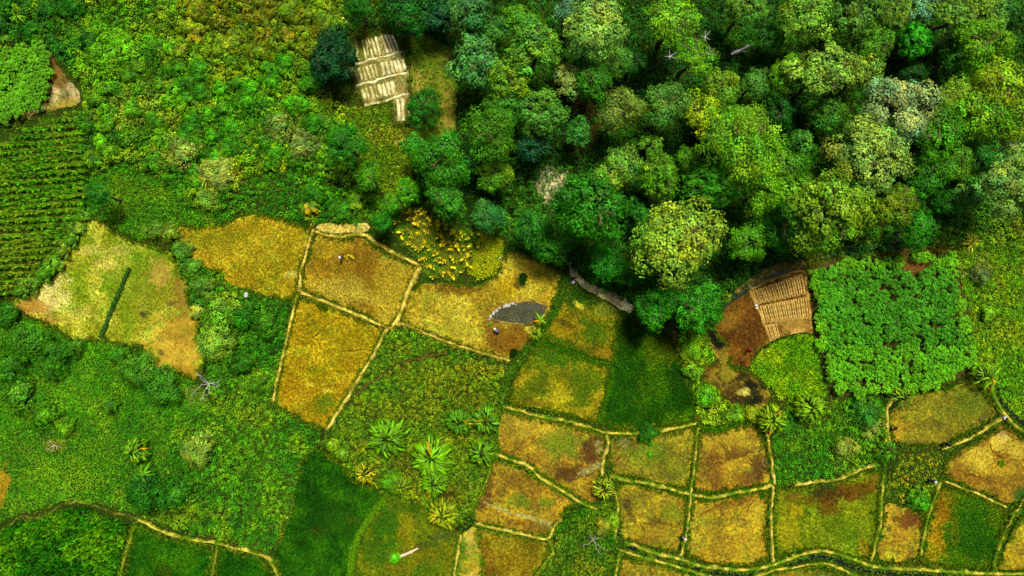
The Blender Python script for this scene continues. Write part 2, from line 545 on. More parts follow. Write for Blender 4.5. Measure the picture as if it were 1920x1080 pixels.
FIELDS = [
 # name, label, polygon, base, blobs, material, tuft settings (density, height, tints, green_only)
 ('fallow_field', 'pale yellow-green fallow field with sandy corner beside the maize rows',
  [(155,413),(169,403),(197,420),(225,443),(260,454),(317,471),(331,491),(347,519),(355,536),(352,561),(373,603),(373,642),(387,677),(369,712),(327,697),(271,681),(271,649),(243,649),(186,635),(141,642),(113,617),(98,610),(67,596),(28,582),(25,561),(63,543),(109,519),(116,484),(141,445)],
  [(118, 132, 18), (146, 150, 30), (180, 176, 56)],
  [(240,520,46,60,G2,0.6), (165,450,22,26,G2,.5), (290,560,40,50,(120,124,22),.6), (310,470,30,16,G2,.7), (95,548,26,34,(222,200,130),.75,.8), (170,470,26,10,PALE,.5), (205,495,26,10,PALE,.45), (300,510,18,24,(168,132,58),.7), (345,560,22,46,(132,98,34),.8), (330,650,58,46,(182,146,46),.9), (350,625,36,26,(150,112,34),.6), (55,578,36,16,(164,120,48),.95,.4), (90,600,24,10,(164,124,50),.7), (345,700,24,12,(150,106,28),.7),(220,470,20,10,PALE,.4),(150,590,30,14,PALE,.3),(270,590,8,6,(60,60,30),.9,.4),(322,570,8,6,(90,70,40),.8,.4),(303,660,7,5,(70,60,40),.7,.4)],
  'dry', (16, .18, [(118,130,16),(160,150,40)], True)),
 ('paddy_field', 'golden harvested paddy curving under the thicket edge',
  [(332,426),(405,424),(450,408),(475,402),(500,404),(530,412),(582,432),(566,490),(556,545),(551,560),(500,555),(455,542),(422,529),(420,510),(387,505),(357,482),(338,448)],
  [(158,126,30),(176,144,38),(188,158,54)], [(420,445,40,22,(128,116,24),.5), (520,470,40,34,(134,118,26),.35), (545,515,14,6,(226,208,150),.6), (470,430,40,12,(150,112,24),.4)],
  'stub', (26, .16, [(176,146,40),(150,130,24)], False)),
 ('paddy_field', 'brown dug paddy with a person working and yellow sheaves',
  [(591,437),(633,449),(679,445),(710,467),(749,487),(784,503),(767,536),(746,593),(728,612),(675,585),(619,563),(568,543),(573,498)],
  [(146,108,34),(162,124,44),(178,144,64)], [(650,500,52,40,(132,90,24),.6), (620,465,30,18,(168,134,40),.7), (735,540,34,56,(172,140,56),.75,.3,15), (690,500,16,40,(118,78,22),.6,.6,15), (640,540,50,22,(186,154,84),.5), (670,555,40,14,(190,158,90),.4), (655,482,16,8,(96,62,20),.8)],
  'stub', (20, .15, [(130,92,30),(176,146,60)], False)),
 ('paddy_field', 'large golden stubble paddy narrowing towards the bottom, small seedbed at its top',
  [(561,556),(620,577),(690,606),(721,622),(700,660),(659,727),(612,803),(575,790),(516,757),(521,725),(540,640),(553,582)],
  [(156,122,16),(172,138,26),(186,154,40)], [(605,755,26,18,G1,.75), (570,770,34,14,(128,108,14),.6), (640,640,40,26,(146,124,18),.5), (560,735,30,30,(164,110,14),.5), (645,730,30,18,(150,98,10),.5), (600,690,16,8,G2,.3), (580,720,10,4,(226,200,90),.6), (610,733,10,4,(226,200,90),.6), (660,660,20,5,(190,160,70),.5)],
  'stub', (26, .16, [(180,146,30),(140,124,16)], False)),
 ('paddy_field', 'muddy tan paddy of transplant rows beside the dark pond',
  [(792,531),(840,531),(893,538),(915,526),(933,521),(943,490),(952,468),(1005,487),(1053,511),(1046,545),(1028,590),(1001,630),(983,655),(962,674),(900,656),(830,634),(757,605),(752,598),(770,548)],
  [(160,124,44),(178,146,60),(192,162,78)], [(860,540,56,12,(112,76,24),.9,.5,4), (800,538,20,8,(150,118,30),.6), (945,546,27,28,(170,132,12),.95,.35), (1000,510,46,34,(188,150,58),.85), (925,600,20,36,(126,88,36),.8), (955,636,52,26,(118,74,22),.9,.5), (980,650,26,20,(120,72,20),.6), (915,550,20,18,(150,118,50),.6), (980,575,40,20,(150,108,36),.6), (1020,575,16,20,(190,146,50),.6), (850,600,22,34,(160,146,58),.5), (972,530,10,14,(70,52,24),.8), (870,620,30,14,(176,150,70),.5)],
  'stub', (16, .13, [(150,118,50),(190,160,80)], False)),
 ('paddy_field', 'small dark green and ochre paddy under the pale footpath',
  [(1066,536),(1110,554),(1148,573),(1163,591),(1153,622),(1150,680),(1110,670),(1060,653),(1014,637),(1022,618),(1040,590),(1052,560)],
  [(104,92,10),(126,108,14),(140,118,20)], [(1088,556,34,26,(28,74,8),.95,.5,20), (1135,578,22,18,(140,138,60),.8,.4), (1085,572,12,4,(216,186,80),.7,.3,30), (1120,620,36,26,(60,98,8),.7), (1060,620,30,20,(142,106,14),.7), (1060,645,50,10,(38,84,8),.7,.5,20), (1130,665,24,12,(150,104,24),.6), (1060,606,20,5,(60,50,20),.6,.4,20),(1100,650,16,8,(120,96,14),.5)],
  'stub', (22, .16, [(48,98,8),(110,112,12)], True)),
 ('paddy_field', 'deep green rice paddy bounded by the light shrub strip',
  [(1167,591),(1185,589),(1205,620),(1250,614),(1261,640),(1284,690),(1299,740),(1306,788),(1240,798),(1170,802),(1127,793),(1132,760),(1148,690),(1151,680),(1155,622)],
  [(26,70,6),(50,100,10),(86,122,14)], [(1175,640,30,30,(28,66,6),.8), (1240,660,30,34,(104,112,12),.7), (1275,720,20,46,(26,72,6),.8), (1220,770,40,24,(40,84,8),.6), (1170,730,26,50,(34,84,8),.7), (1225,720,26,30,(84,118,12),.5), (1195,605,20,10,(92,66,16),.7),(1250,640,10,14,(110,84,16),.5)],
  'stub', (40, .24, [(40,96,8),(70,122,10),(26,76,6)], False)),
 ('paddy_field', 'green and ochre paddy framed by a grassy green bund',
  [(1010,642),(1060,659),(1110,677),(1142,689),(1141,715),(1128,760),(1119,792),(1060,774),(958,757),(960,722),(976,692)],
  [(122,102,14),(142,120,20),(158,134,30)], [(1040,668,50,18,(46,94,8),.9,.5,15), (1085,750,22,18,(60,92,8),.8), (1010,720,22,20,(66,90,12),.8), (1050,740,24,16,(176,148,38),.7), (1105,710,34,28,(70,104,8),.75), (985,735,16,14,(70,88,14),.6), (1040,700,30,14,(86,100,12),.6), (1000,755,40,8,(84,72,14),.6), (1090,770,18,10,(172,140,40),.5),(1000,680,20,16,(70,100,10),.6)],
  'stub', (24, .16, [(50,100,8),(130,118,16)], True)),
 ('paddy_field', 'golden wet paddy with a reddish muddy corner and painted grey sky sheen',
  [(942,770),(985,780),(1040,792),(1100,805),(1131,817),(1134,840),(1127,862),(1122,890),(1116,942),(1104,942),(1078,928),(1043,905),(1015,888),(993,867),(960,856),(932,845),(936,800)],
  AMBER, [(1050,830,44,24,G2,.65), (1112,845,20,28,WET,.85), (1070,888,34,12,WET,.85,.5,-12), (1108,878,28,6,SKY_SHEEN,.6,.4,-28), (1122,835,6,14,SKY_SHEEN,.5,.4), (985,800,50,18,(190,156,60),.5), (950,800,14,24,(110,88,16),.6), (1040,880,24,10,(96,60,14),.6), (1100,910,20,12,(166,122,24),.5), (1010,860,26,10,(116,84,14),.5),(1120,822,16,5,(60,36,10),.8)],
  'mud', (1.8 * 10, .12, [(150,122,20),(96,114,12)], True)),
 ('paddy_field', 'amber wet paddy with a silvery streak along its foot',
  [(924,862),(960,870),(1002,896),(1058,927),(1086,944),(1066,946),(1052,966),(1033,1002),(1010,1003),(950,988),(892,976),(888,960),(906,912)],
  AMBER, [(915,900,10,34,WET,.7), (905,945,20,10,(80,48,10),.8), (975,940,22,14,G2,.6), (1025,942,16,10,G2,.5), (940,955,32,3.5,SKY_SHEEN,.8,.4,22), (985,968,24,3.5,SKY_SHEEN,.8,.4,18), (1022,980,14,6,SKY_SHEEN,.6,.4,10), (1020,990,24,10,(96,62,14),.6), (950,900,30,14,(120,86,14),.5), (990,905,30,12,(110,84,14),.5)],
  'mud', (1.8 * 9, .12, [(150,122,20),(110,112,12)], True)),
 ('paddy_field', 'ripening brown and straw-flecked crop plot at the bottom edge',
  [(897,992),(945,1000),(1006,1014),(1026,1017),(1029,1035),(1014,1060),(984,1095),(902,1095),(906,1040),(897,1012)],
  [(104,82,14),(130,104,22),(158,132,40)], [(960,1040,40,24,(150,118,30),.5), (915,1050,14,26,(120,70,30),.6), (990,1030,20,20,(110,96,16),.5)],
  'stub', (30, .22, [(196,176,84),(96,104,14),(120,86,20)], False)),
 ('paddy_field', 'olive gold paddy holding a lone shrub at its top bund',
  [(1146,820),(1190,819),(1240,815),(1302,803),(1300,840),(1294,882),(1289,917),(1240,905),(1190,893),(1152,886),(1140,862),(1146,838)],
  [(128,110,16),(146,124,22),(160,138,32)], [(1215,850,44,22,G2,.5), (1170,830,20,18,(88,72,16),.7), (1170,828,8,10,(150,150,140),.5), (1260,870,40,30,(112,110,14),.5), (1160,870,18,20,(134,100,16),.5), (1240,890,40,10,(104,100,14),.5)],
  'mud', (1.8 * 12, .12, [(120,112,16),(90,114,10)], True)),
 ('paddy_field', 'amber paddy with a net of dark mud cracks below the shrub strip',
  [(1314,806),(1350,811),(1405,796),(1424,803),(1433,842),(1441,880),(1444,903),(1400,911),(1370,917),(1335,923),(1303,918),(1306,862)],
  [(150,104,18),(172,128,26),(188,148,44)], [(1380,850,46,8,(84,48,10),.7,.5,-12), (1340,885,12,34,(96,56,12),.5), (1320,870,16,34,(112,72,14),.5), (1425,870,14,22,(76,40,12),.8), (1433,866,5,8,(150,110,110),.7), (1410,830,30,14,(150,116,24),.5), (1360,825,30,12,(176,144,44),.6), (1400,895,30,10,(90,56,12),.5)],
  'mud', (1.8 * 6, .10, [(150,122,20),(110,112,12)], True)),
 ('paddy_field', 'olive amber paddy with a bent dark crack, right of the lone banana clump',
  [(1160,908),(1190,910),(1240,920),(1286,931),(1282,985),(1268,1036),(1215,1022),(1164,1008),(1165,960),(1153,935)],
  [(142,108,16),(160,126,22),(174,142,34)], [(1195,940,26,20,(96,104,12),.5), (1260,960,20,14,G2,.5), (1220,1000,40,14,(166,134,30),.5), (1180,960,6,26,(84,60,12),.7,.4,-20), (1230,975,30,4,(96,70,12),.6,.4,15), (1200,1012,40,6,(120,84,12),.6)],
  'mud', (1.8 * 10, .12, [(130,114,16),(90,114,10)], True)),
 ('paddy_field', 'broad amber paddy with streaks of clear mud above the ditch',
  [(1300,937),(1340,940),(1400,929),(1442,920),(1437,950),(1435,1000),(1441,1044),(1400,1060),(1340,1056),(1288,1040),(1293,985)],
  [(152,108,16),(172,130,26),(186,148,40)], [(1350,950,50,8,(104,62,10),.5,.5,-15), (1340,1010,26,30,(128,108,14),.4), (1420,960,14,20,(190,160,50),.6), (1400,1030,34,20,(176,138,34),.5), (1320,960,16,20,(176,142,40),.5), (1345,975,14,10,(96,104,12),.4), (1428,930,10,16,(120,60,20),.5)],
  'mud', (1.8 * 7, .11, [(150,122,20),(110,112,12)], True)),
 ('paddy_field', 'weedy green paddy with a blackish rust stain along its top',
  [(1456,914),(1490,914),(1560,907),(1612,889),(1640,878),(1653,888),(1646,930),(1644,980),(1630,1046),(1600,1046),(1560,1030),(1520,1026),(1480,1036),(1455,1046),(1449,985)],
  [(96,108,14),(118,126,20),(136,136,28)], [(1553,925,30,22,(44,34,20),.9), (1600,920,44,18,(92,44,10),.85), (1500,935,40,10,(110,62,14),.6), (1550,950,20,16,(96,44,10),.7), (1480,990,22,40,(160,134,26),.7), (1495,955,12,10,(186,146,30),.7), (1590,1000,40,30,(96,116,14),.5), (1620,1030,14,20,(130,86,16),.6), (1640,900,10,20,(104,52,12),.6), (1480,950,24,14,(110,96,12),.5), (1475,925,20,8,(88,70,14),.5)],
  'stub', (22, .16, [(108,130,20),(140,150,40),(80,110,12)], True)),
 ('paddy_field', 'small rusty brown paddy below the weedy clearing',
  [(1661,942),(1690,947),(1715,957),(1732,972),(1727,1000),(1719,1044),(1700,1054),(1642,1050),(1646,1020),(1655,982)],
  [(156,116,18),(172,134,28),(182,146,40)], [(1705,970,30,18,(116,66,10),.9), (1675,955,16,12,(176,136,44),.8), (1715,975,20,16,(110,60,10),.8), (1685,1000,14,10,(166,110,20),.5)],
  'mud', (1.8 * 6, .10, [(150,122,20)], True)),
 ('paddy_field', 'paddy half dark green rice, half bare rusty mud, in the lower right',
  [(1770,910),(1810,922),(1850,937),(1882,951),(1887,957),(1876,990),(1864,1040),(1859,1066),(1780,1061),(1729,1054),(1735,1010),(1748,960),(1759,922)],
  [(74,110,10),(92,122,14),(112,130,18)], [(1765,950,18,44,(136,88,10),.95,.4), (1750,1000,18,36,(160,112,14),.9,.4,-10), (1745,1040,24,18,(150,120,18),.8), (1825,1000,36,44,(40,94,8),.9,.5), (1840,1030,34,24,(30,82,8),.8), (1830,940,28,14,(60,104,8),.7), (1780,930,14,16,(120,112,12),.6), (1865,980,12,20,(100,112,14),.5), (1790,985,8,30,(128,112,14),.5)],
  'stub', (34, .22, [(44,102,8),(70,120,10)], True)),
 ('paddy_field', 'golden paddy cut by the right frame edge at the bottom',
  [(1935,955),(1908,975),(1886,1020),(1870,1068),(1935,1072)],
  [(150,118,16),(168,136,24),(180,148,34)], [(1915,970,24,16,(92,104,10),.7), (1900,1050,20,20,(170,134,24),.5)],
  'mud', (1.8 * 8, .12, [(140,122,20),(100,112,12)], True)),
 ('paddy_field', 'flooded brown paddy with pale cracked mud islands at the right edge',
  [(1772,862),(1800,845),(1850,815),(1878,795),(1935,832),(1935,940),(1905,940),(1888,944),(1850,926),(1810,910),(1771,894)],
  [(134,90,14),(152,108,20),(164,122,30)], [(1835,862,30,24,(200,162,70),.95,.3), (1872,825,18,14,(200,166,84),.95,.3), (1905,840,22,24,(194,158,72),.8,.4), (1875,885,24,12,(176,134,40),.7), (1855,810,28,9,(92,40,6),.9,.4,-35), (1880,818,8,8,(196,160,150),.6), (1800,880,24,16,(120,80,12),.6), (1912,925,14,18,(48,96,8),.95,.4), (1860,900,36,10,(120,78,12),.6), (1905,900,12,20,(130,90,16),.7)],
  'mud', (1.8 * 5, .10, [(150,122,20)], True)),
 ('paddy_field', 'olive paddy under the banana plant with a yellow mud corner',
  [(1673,764),(1702,738),(1760,733),(1800,721),(1829,712),(1847,742),(1869,775),(1850,789),(1810,812),(1770,831),(1700,836),(1671,826),(1667,790)],
  [(118,104,14),(136,122,18),(150,134,26)], [(1690,755,18,18,(104,66,20),.8), (1678,808,14,26,(190,144,22),.9,.4), (1700,800,14,10,(170,126,24),.7), (1740,795,30,10,(92,74,14),.7), (1810,755,44,26,(104,118,12),.7), (1760,755,30,16,(146,128,22),.6), (1750,820,40,10,(156,128,24),.6), (1835,735,16,16,(100,116,12),.7), (1715,830,30,6,(90,66,14),.6)],
  'mud', (1.8 * 14, .13, [(110,118,14),(130,122,16)], True)),
 ('paddy_field', 'deep green rice paddy in the lower left with a curved edge',
  [(592,837),(640,869),(660,897),(722,930),(676,1003),(656,1095),(536,1095),(514,1031),(536,981),(553,918),(567,865)],
  [(20,62,4),(38,92,8),(62,112,10)], [(640,980,34,30,(50,96,10),.5), (595,995,14,8,(74,78,16),.6), (660,975,14,8,(72,80,16),.5), (600,960,24,30,(26,72,6),.5), (560,1050,20,30,(34,88,8),.5)],
  'stub', (46, .24, [(32,86,6),(48,106,8),(24,70,6)], False)),
 ('paddy_field', 'olive and green paddy where the stripped log lies',
  [(729,934),(760,937),(790,950),(812,965),(850,988),(860,1002),(856,1040),(846,1095),(663,1095),(667,1040),(687,996)],
  [(76,92,10),(96,104,12),(112,108,14)], [(720,980,28,34,(36,88,8),.85), (765,990,18,28,(130,112,14),.8), (700,1030,30,26,(40,88,8),.6), (830,1040,34,24,(108,100,12),.6), (780,1040,30,20,(116,100,12),.6), (800,1020,40,5,(64,72,44),.7,.4,-25), (840,1000,20,14,(74,74,44),.6), (745,1065,30,10,(124,104,12),.6), (800,1070,30,12,(66,98,10),.6), (770,950,40,8,(60,90,8),.6)],  # the dark streak behind the log is its shadow, painted as colour
  'stub', (26, .16, [(46,100,8),(100,108,12)], True)),
 ('paddy_field', 'dark green rice plot with a brownish square gap at the bottom edge',
  [(260,984),(290,1002),(330,1016),(370,1024),(401,1030),(394,1060),(388,1095),(234,1095),(244,1030)],
  [(20,68,6),(40,100,10),(70,122,14)], [(305,1068,20,12,(66,76,14),.7), (285,1050,6,16,(60,80,12),.4)],
  'stub', (40, .26, [(36,100,10),(60,126,14),(24,78,8)], False)),
 ('paddy_field', 'narrow dark green rice plot between two bunds at the bottom edge',
  [(414,1028),(450,1038),(488,1048),(501,1062),(510,1095),(404,1095),(408,1055)],
  [(20,68,6),(40,100,10),(70,122,14)], [], 'stub', (40, .26, [(36,100,10),(60,126,14),(24,78,8)], False)),
 ('paddy_field', 'golden paddy corner below the twin ditch bunds',
  [(1165,1048),(1200,1053),(1250,1064),(1288,1074),(1310,1095),(1152,1095)],
  [(140,108,16),(158,126,22),(170,138,32)], [(1200,1070,24,14,(108,104,12),.5)], 'mud', (1.8 * 9, .12, [(140,122,20),(90,112,12)], True)),
 ('paddy_field', 'sliver of amber paddy under the winding ditch',
  [(1425,1082),(1460,1070),(1500,1064),(1550,1066),(1590,1080),(1600,1100),(1420,1100)],
  [(140,104,14),(150,118,20),(120,118,16)], [(1570,1078,30,10,(40,92,8),.8)], 'mud', (1.8 * 9, .12, [(140,122,20),(60,112,12)], True)),
 ('tilled_field', 'dark brown freshly dug field beside the bedded plot',
  [(1334,605),(1352,588),(1356,576),(1372,566),(1397,552),(1405,548),(1418,577),(1432,608),(1444,642),(1418,657),(1408,680),(1404,690),(1387,684),(1370,686),(1366,672),(1362,647),(1343,622)],
  [(92,54,12),(116,74,18),(140,96,30)], [(1400,625,36,30,(84,46,10),.6), (1360,600,24,22,(136,96,30),.5)], 'dug', None),
 ('tilled_field', 'light brown plot of raised beds in two tiers',
  [(1405,544),(1434,528),(1476,514),(1506,507),(1516,563),(1521,626),(1504,622),(1462,632),(1446,641),(1432,608),(1418,577)],
  [(84,52,16),(100,66,22),(120,84,32)], [(1490,612,30,14,(162,124,54),.8), (1495,622,12,6,(196,156,82),.6)], 'dry', None),
 ('burnt_field', 'charred patchy strip with black ash beside the dug field',
  [(1320,613),(1345,624),(1362,649),(1367,690),(1405,694),(1432,714),(1447,748),(1438,768),(1405,764),(1370,757),(1350,742),(1333,724),(1308,708),(1320,690),(1340,670),(1330,645)],
  [(60,40,20),(100,72,32),(140,108,50)], [(1338,632,14,20,(16,17,20),.98,.3,-40), (1352,645,12,10,(16,17,20),.98,.3,-40), (1342,680,14,10,(24,22,24),.9,.3), (1420,748,12,8,(18,18,20),.95), (1405,722,12,9,(18,18,20),.95), (1350,700,14,9,(20,20,22),.9), (1385,748,12,7,(20,20,22),.9), (1318,704,10,6,(40,28,24),.8), (1345,680,30,12,(80,52,24),.6), (1362,712,16,16,(34,30,30),.8), (1392,705,22,10,(30,26,26),.7), (1412,735,16,22,(26,26,28),.85), (1432,718,10,12,(20,22,26),.8), (1378,738,22,14,(60,40,26),.8), (1395,735,10,6,(196,172,120),.8), (1402,755,16,6,(28,26,26),.8), (1365,690,18,22,(158,130,56),.7), (1440,752,8,8,(30,26,26),.8)],
  'burnt', None),
 ('tilled_field', 'pale sandy bed plot in the clearing between dark trees',
  [(660,76),(700,66),(735,60),(752,80),(758,100),(767,140),(770,175),(767,233),(738,236),(733,192),(686,199),(665,166),(656,126)],
  [(112,100,46),(136,122,66),(158,142,86)], [(680,90,20,24,(104,110,20),.85), (675,140,16,24,(120,116,40),.7), (680,180,12,16,(110,112,40),.6)], 'dry', None),  # soil base darkened to paint shade into the furrows between the ridges
]

# bare soil and paths
BARE = [
 ('bare_ground', 'thin grassy soil right of the pale beds', [(770,60),(800,70),(850,90),(858,160),(852,250),(800,262),(770,240)], [(76,92,14),(104,104,24),(140,124,50)], [(800,110,20,30,(96,104,18),.6),(830,200,16,40,(150,120,50),.5)], 'dry'),
 ('bare_ground', 'greyish bare patch with crossing trails at the forest edge', [(1000,320),(1030,310),(1060,318),(1066,350),(1055,390),(1035,405),(1012,370),(1000,345)], [(110,104,60),(140,128,92),(168,152,122)], [(1040,340,26,6,(204,184,140),.7,.4,-30),(1030,380,8,20,(170,150,120),.6)], 'dry'),
 ('bare_ground', 'reddish brown bank at the corner of the maize rows', [(88,95),(105,118),(128,150),(150,170),(150,195),(118,205),(75,212),(45,225),(40,205),(75,190),(95,165),(88,130)], [(112,76,36),(140,104,58),(176,150,106)], [(72,205,10,10,(214,196,150),.8),(100,130,12,24,(104,52,22),.7),(140,170,14,14,(190,170,130),.5),(120,196,30,5,(170,150,50),.6,.4,-10)], 'dry'),
 ('bare_ground', 'dry straw heap along the dug paddy top', [(590,424),(612,418),(650,421),(690,417),(694,430),(676,437),(640,438),(605,434)], [(176,142,62),(200,168,84),(214,186,110)], [], 'dry'),
 ('bare_ground', 'tan earth around the ditch fork at the bottom', [(866,1003),(886,985),(897,995),(897,1012),(905,1040),(900,1095),(850,1095),(860,1040)], [(84,108,14),(140,126,30),(196,164,60)], [(880,1010,8,30,(196,160,70),.6),(885,1055,20,14,(186,150,40),.6)], 'dry'),
 ('bare_ground', 'brushy brown bank above the bedded plot', [(1372,552),(1395,530),(1430,508),(1462,494),(1490,484),(1512,490),(1506,500),(1470,508),(1430,526),(1400,546)], [(104,84,36),(142,112,58),(164,134,80)], [], 'dry'),
 ('bare_ground', 'dark reddish clearing floor deep between the forest trees', [(1060,170),(1110,190),(1135,225),(1120,290),(1090,320),(1070,290),(1060,230)], [(44,36,16),(70,42,18),(60,54,20)], [], 'dry'),
 ('bare_ground', 'orange earth scar at the meadow border', [(-10,880),(14,885),(20,905),(8,925),(12,945),(-10,965)], [(150,100,20),(176,124,30)], [], 'dry'),
]

FIELD_POLY = {}
def build_fields():
    for k, (name, label, poly, base, blobs, mat, tf) in enumerate(FIELDS):
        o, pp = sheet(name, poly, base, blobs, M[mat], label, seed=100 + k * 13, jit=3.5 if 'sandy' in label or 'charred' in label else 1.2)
        FIELD_POLY[label] = (o, pp)
        if not tf and ('sandy' in label or 'charred' in label):
            fringe(o, pp, 100 + k * 13)
        if tf:
            dens, hgt, tints, go = tf
            fringe(o, pp, 100 + k * 13)
            tufts_on(o, pp, dens, hgt, tints, base, blobs, 100 + k * 13, spread=0.11 + hgt * 0.3, wid=0.06 + hgt * 0.12, green_only=go)
    for k, (name, label, poly, base, blobs, mat) in enumerate(BARE):
        sheet(name, poly, base, blobs, M[mat], label, seed=700 + k * 11, jit=4, step=0.25, kind='structure')
build_fields()

# ------------------------------------------------------------------ bunds, paths, ditches, pond
def ribbon(name, pts, wpx, hgt, colours, label, seed, mat='bund', grass=(0, None), z=0.035, kind='structure', wob=0.35, jit=2.0, prof=None, parent=None):
    """an earth bank swept along a line of pixels"""
    c = smooth_poly(pts, False, 10, jit, seed)
    # resample evenly
    d = np.r_[0, np.cumsum(np.hypot(*np.diff(c, axis=0).T))]
    n = max(4, int(d[-1] / 3.5))
    s = np.linspace(0, d[-1], n)
    c = np.stack([np.interp(s, d, c[:, 0]), np.interp(s, d, c[:, 1])], 1)
    t = np.gradient(c, axis=0)
    t /= np.linalg.norm(t, axis=1, keepdims=True) + 1e-9
    nr = np.stack([-t[:, 1], t[:, 0]], 1)
    ww = np.interp(np.linspace(0, 1, n), np.linspace(0, 1, len(wpx)), wpx) if np.ndim(wpx) else np.full(n, float(wpx))
    prof = prof or [(-0.62, -0.03), (-0.5, 0.35), (-0.36, 0.8), (-0.18, 0.97), (0, 1), (0.18, 0.97), (0.36, 0.8), (0.5, 0.35), (0.62, -0.03)]
    m = len(prof)
    wl = 1 + wob * 3.2 * (fbm(s / 11, s * 0 + seed, seed) - 0.5)
    wr = 1 + wob * 3.2 * (fbm(s / 11, s * 0 + seed + 40, seed + 4) - 0.5)
    hh = hgt * (0.75 + 0.5 * fbm(s / 18, s * 0, seed + 9)) * (0.94 + 0.12 * ((seed * 0.618) % 1))
    ends = np.minimum(np.minimum(s, s[::-1]) / 6 + 0.35, 1)
    V, Px = [], []
    for u, h in prof:
        k = u * ww * np.where(u < 0, wl, wr)
        q = c + nr * k[:, None]
        bump = (fbm(q[:, 0] / 3.5, q[:, 1] / 3.5, seed + 2) - 0.5) * hgt * 0.45 * h
        V.append(np.column_stack([W(q), z + hh * h * ends + bump]))
        Px.append(q)
    V = np.stack(V, 1).reshape(-1, 3)
    Px = np.stack(Px, 1).reshape(-1, 2)
    i = np.arange(n * m).reshape(n, m)
    f = np.stack([i[:-1, :-1], i[1:, :-1], i[1:, 1:], i[:-1, 1:]], -1).reshape(-1, 4)
    cc = paint(Px[:, 0], Px[:, 1], colours, (), seed, 9.0, 2.2)
    o = obj(name, mesh_np(name, V, f[:, ::-1], cc, True), M[mat], parent, label=label, kind=kind)
    if grass[0]:
        r = np.random.default_rng(seed + 5)
        k = int(d[-1] * grass[0] * 1.7)
        j = r.integers(0, n, k)
        side = r.choice([-1, 1], k) * r.uniform(0.25, 0.75, k)
        p = c[j] + nr[j] * (side * ww[j])[:, None] + r.normal(0, 0.8, (k, 2))
        dens = fbm(p[:, 0] / 16, p[:, 1] / 16, seed + 77)
        keep = dens > grass[2] if len(grass) > 2 else dens > 0.35
        p = p[keep]
        tn = np.array([lin(x) for x in grass[1]])[r.integers(0, len(grass[1]), len(p))]
        hg = grass[3] if len(grass) > 3 else 0.3
        v, ff, c2 = blades(p, tn, hg, hg * 0.8, 0.06 + hg * 0.16, 5, r, z0=0.08)
        obj('grass', mesh_np('grass', v, ff, c2), M['blade'], o, kind='stuff')
    return o

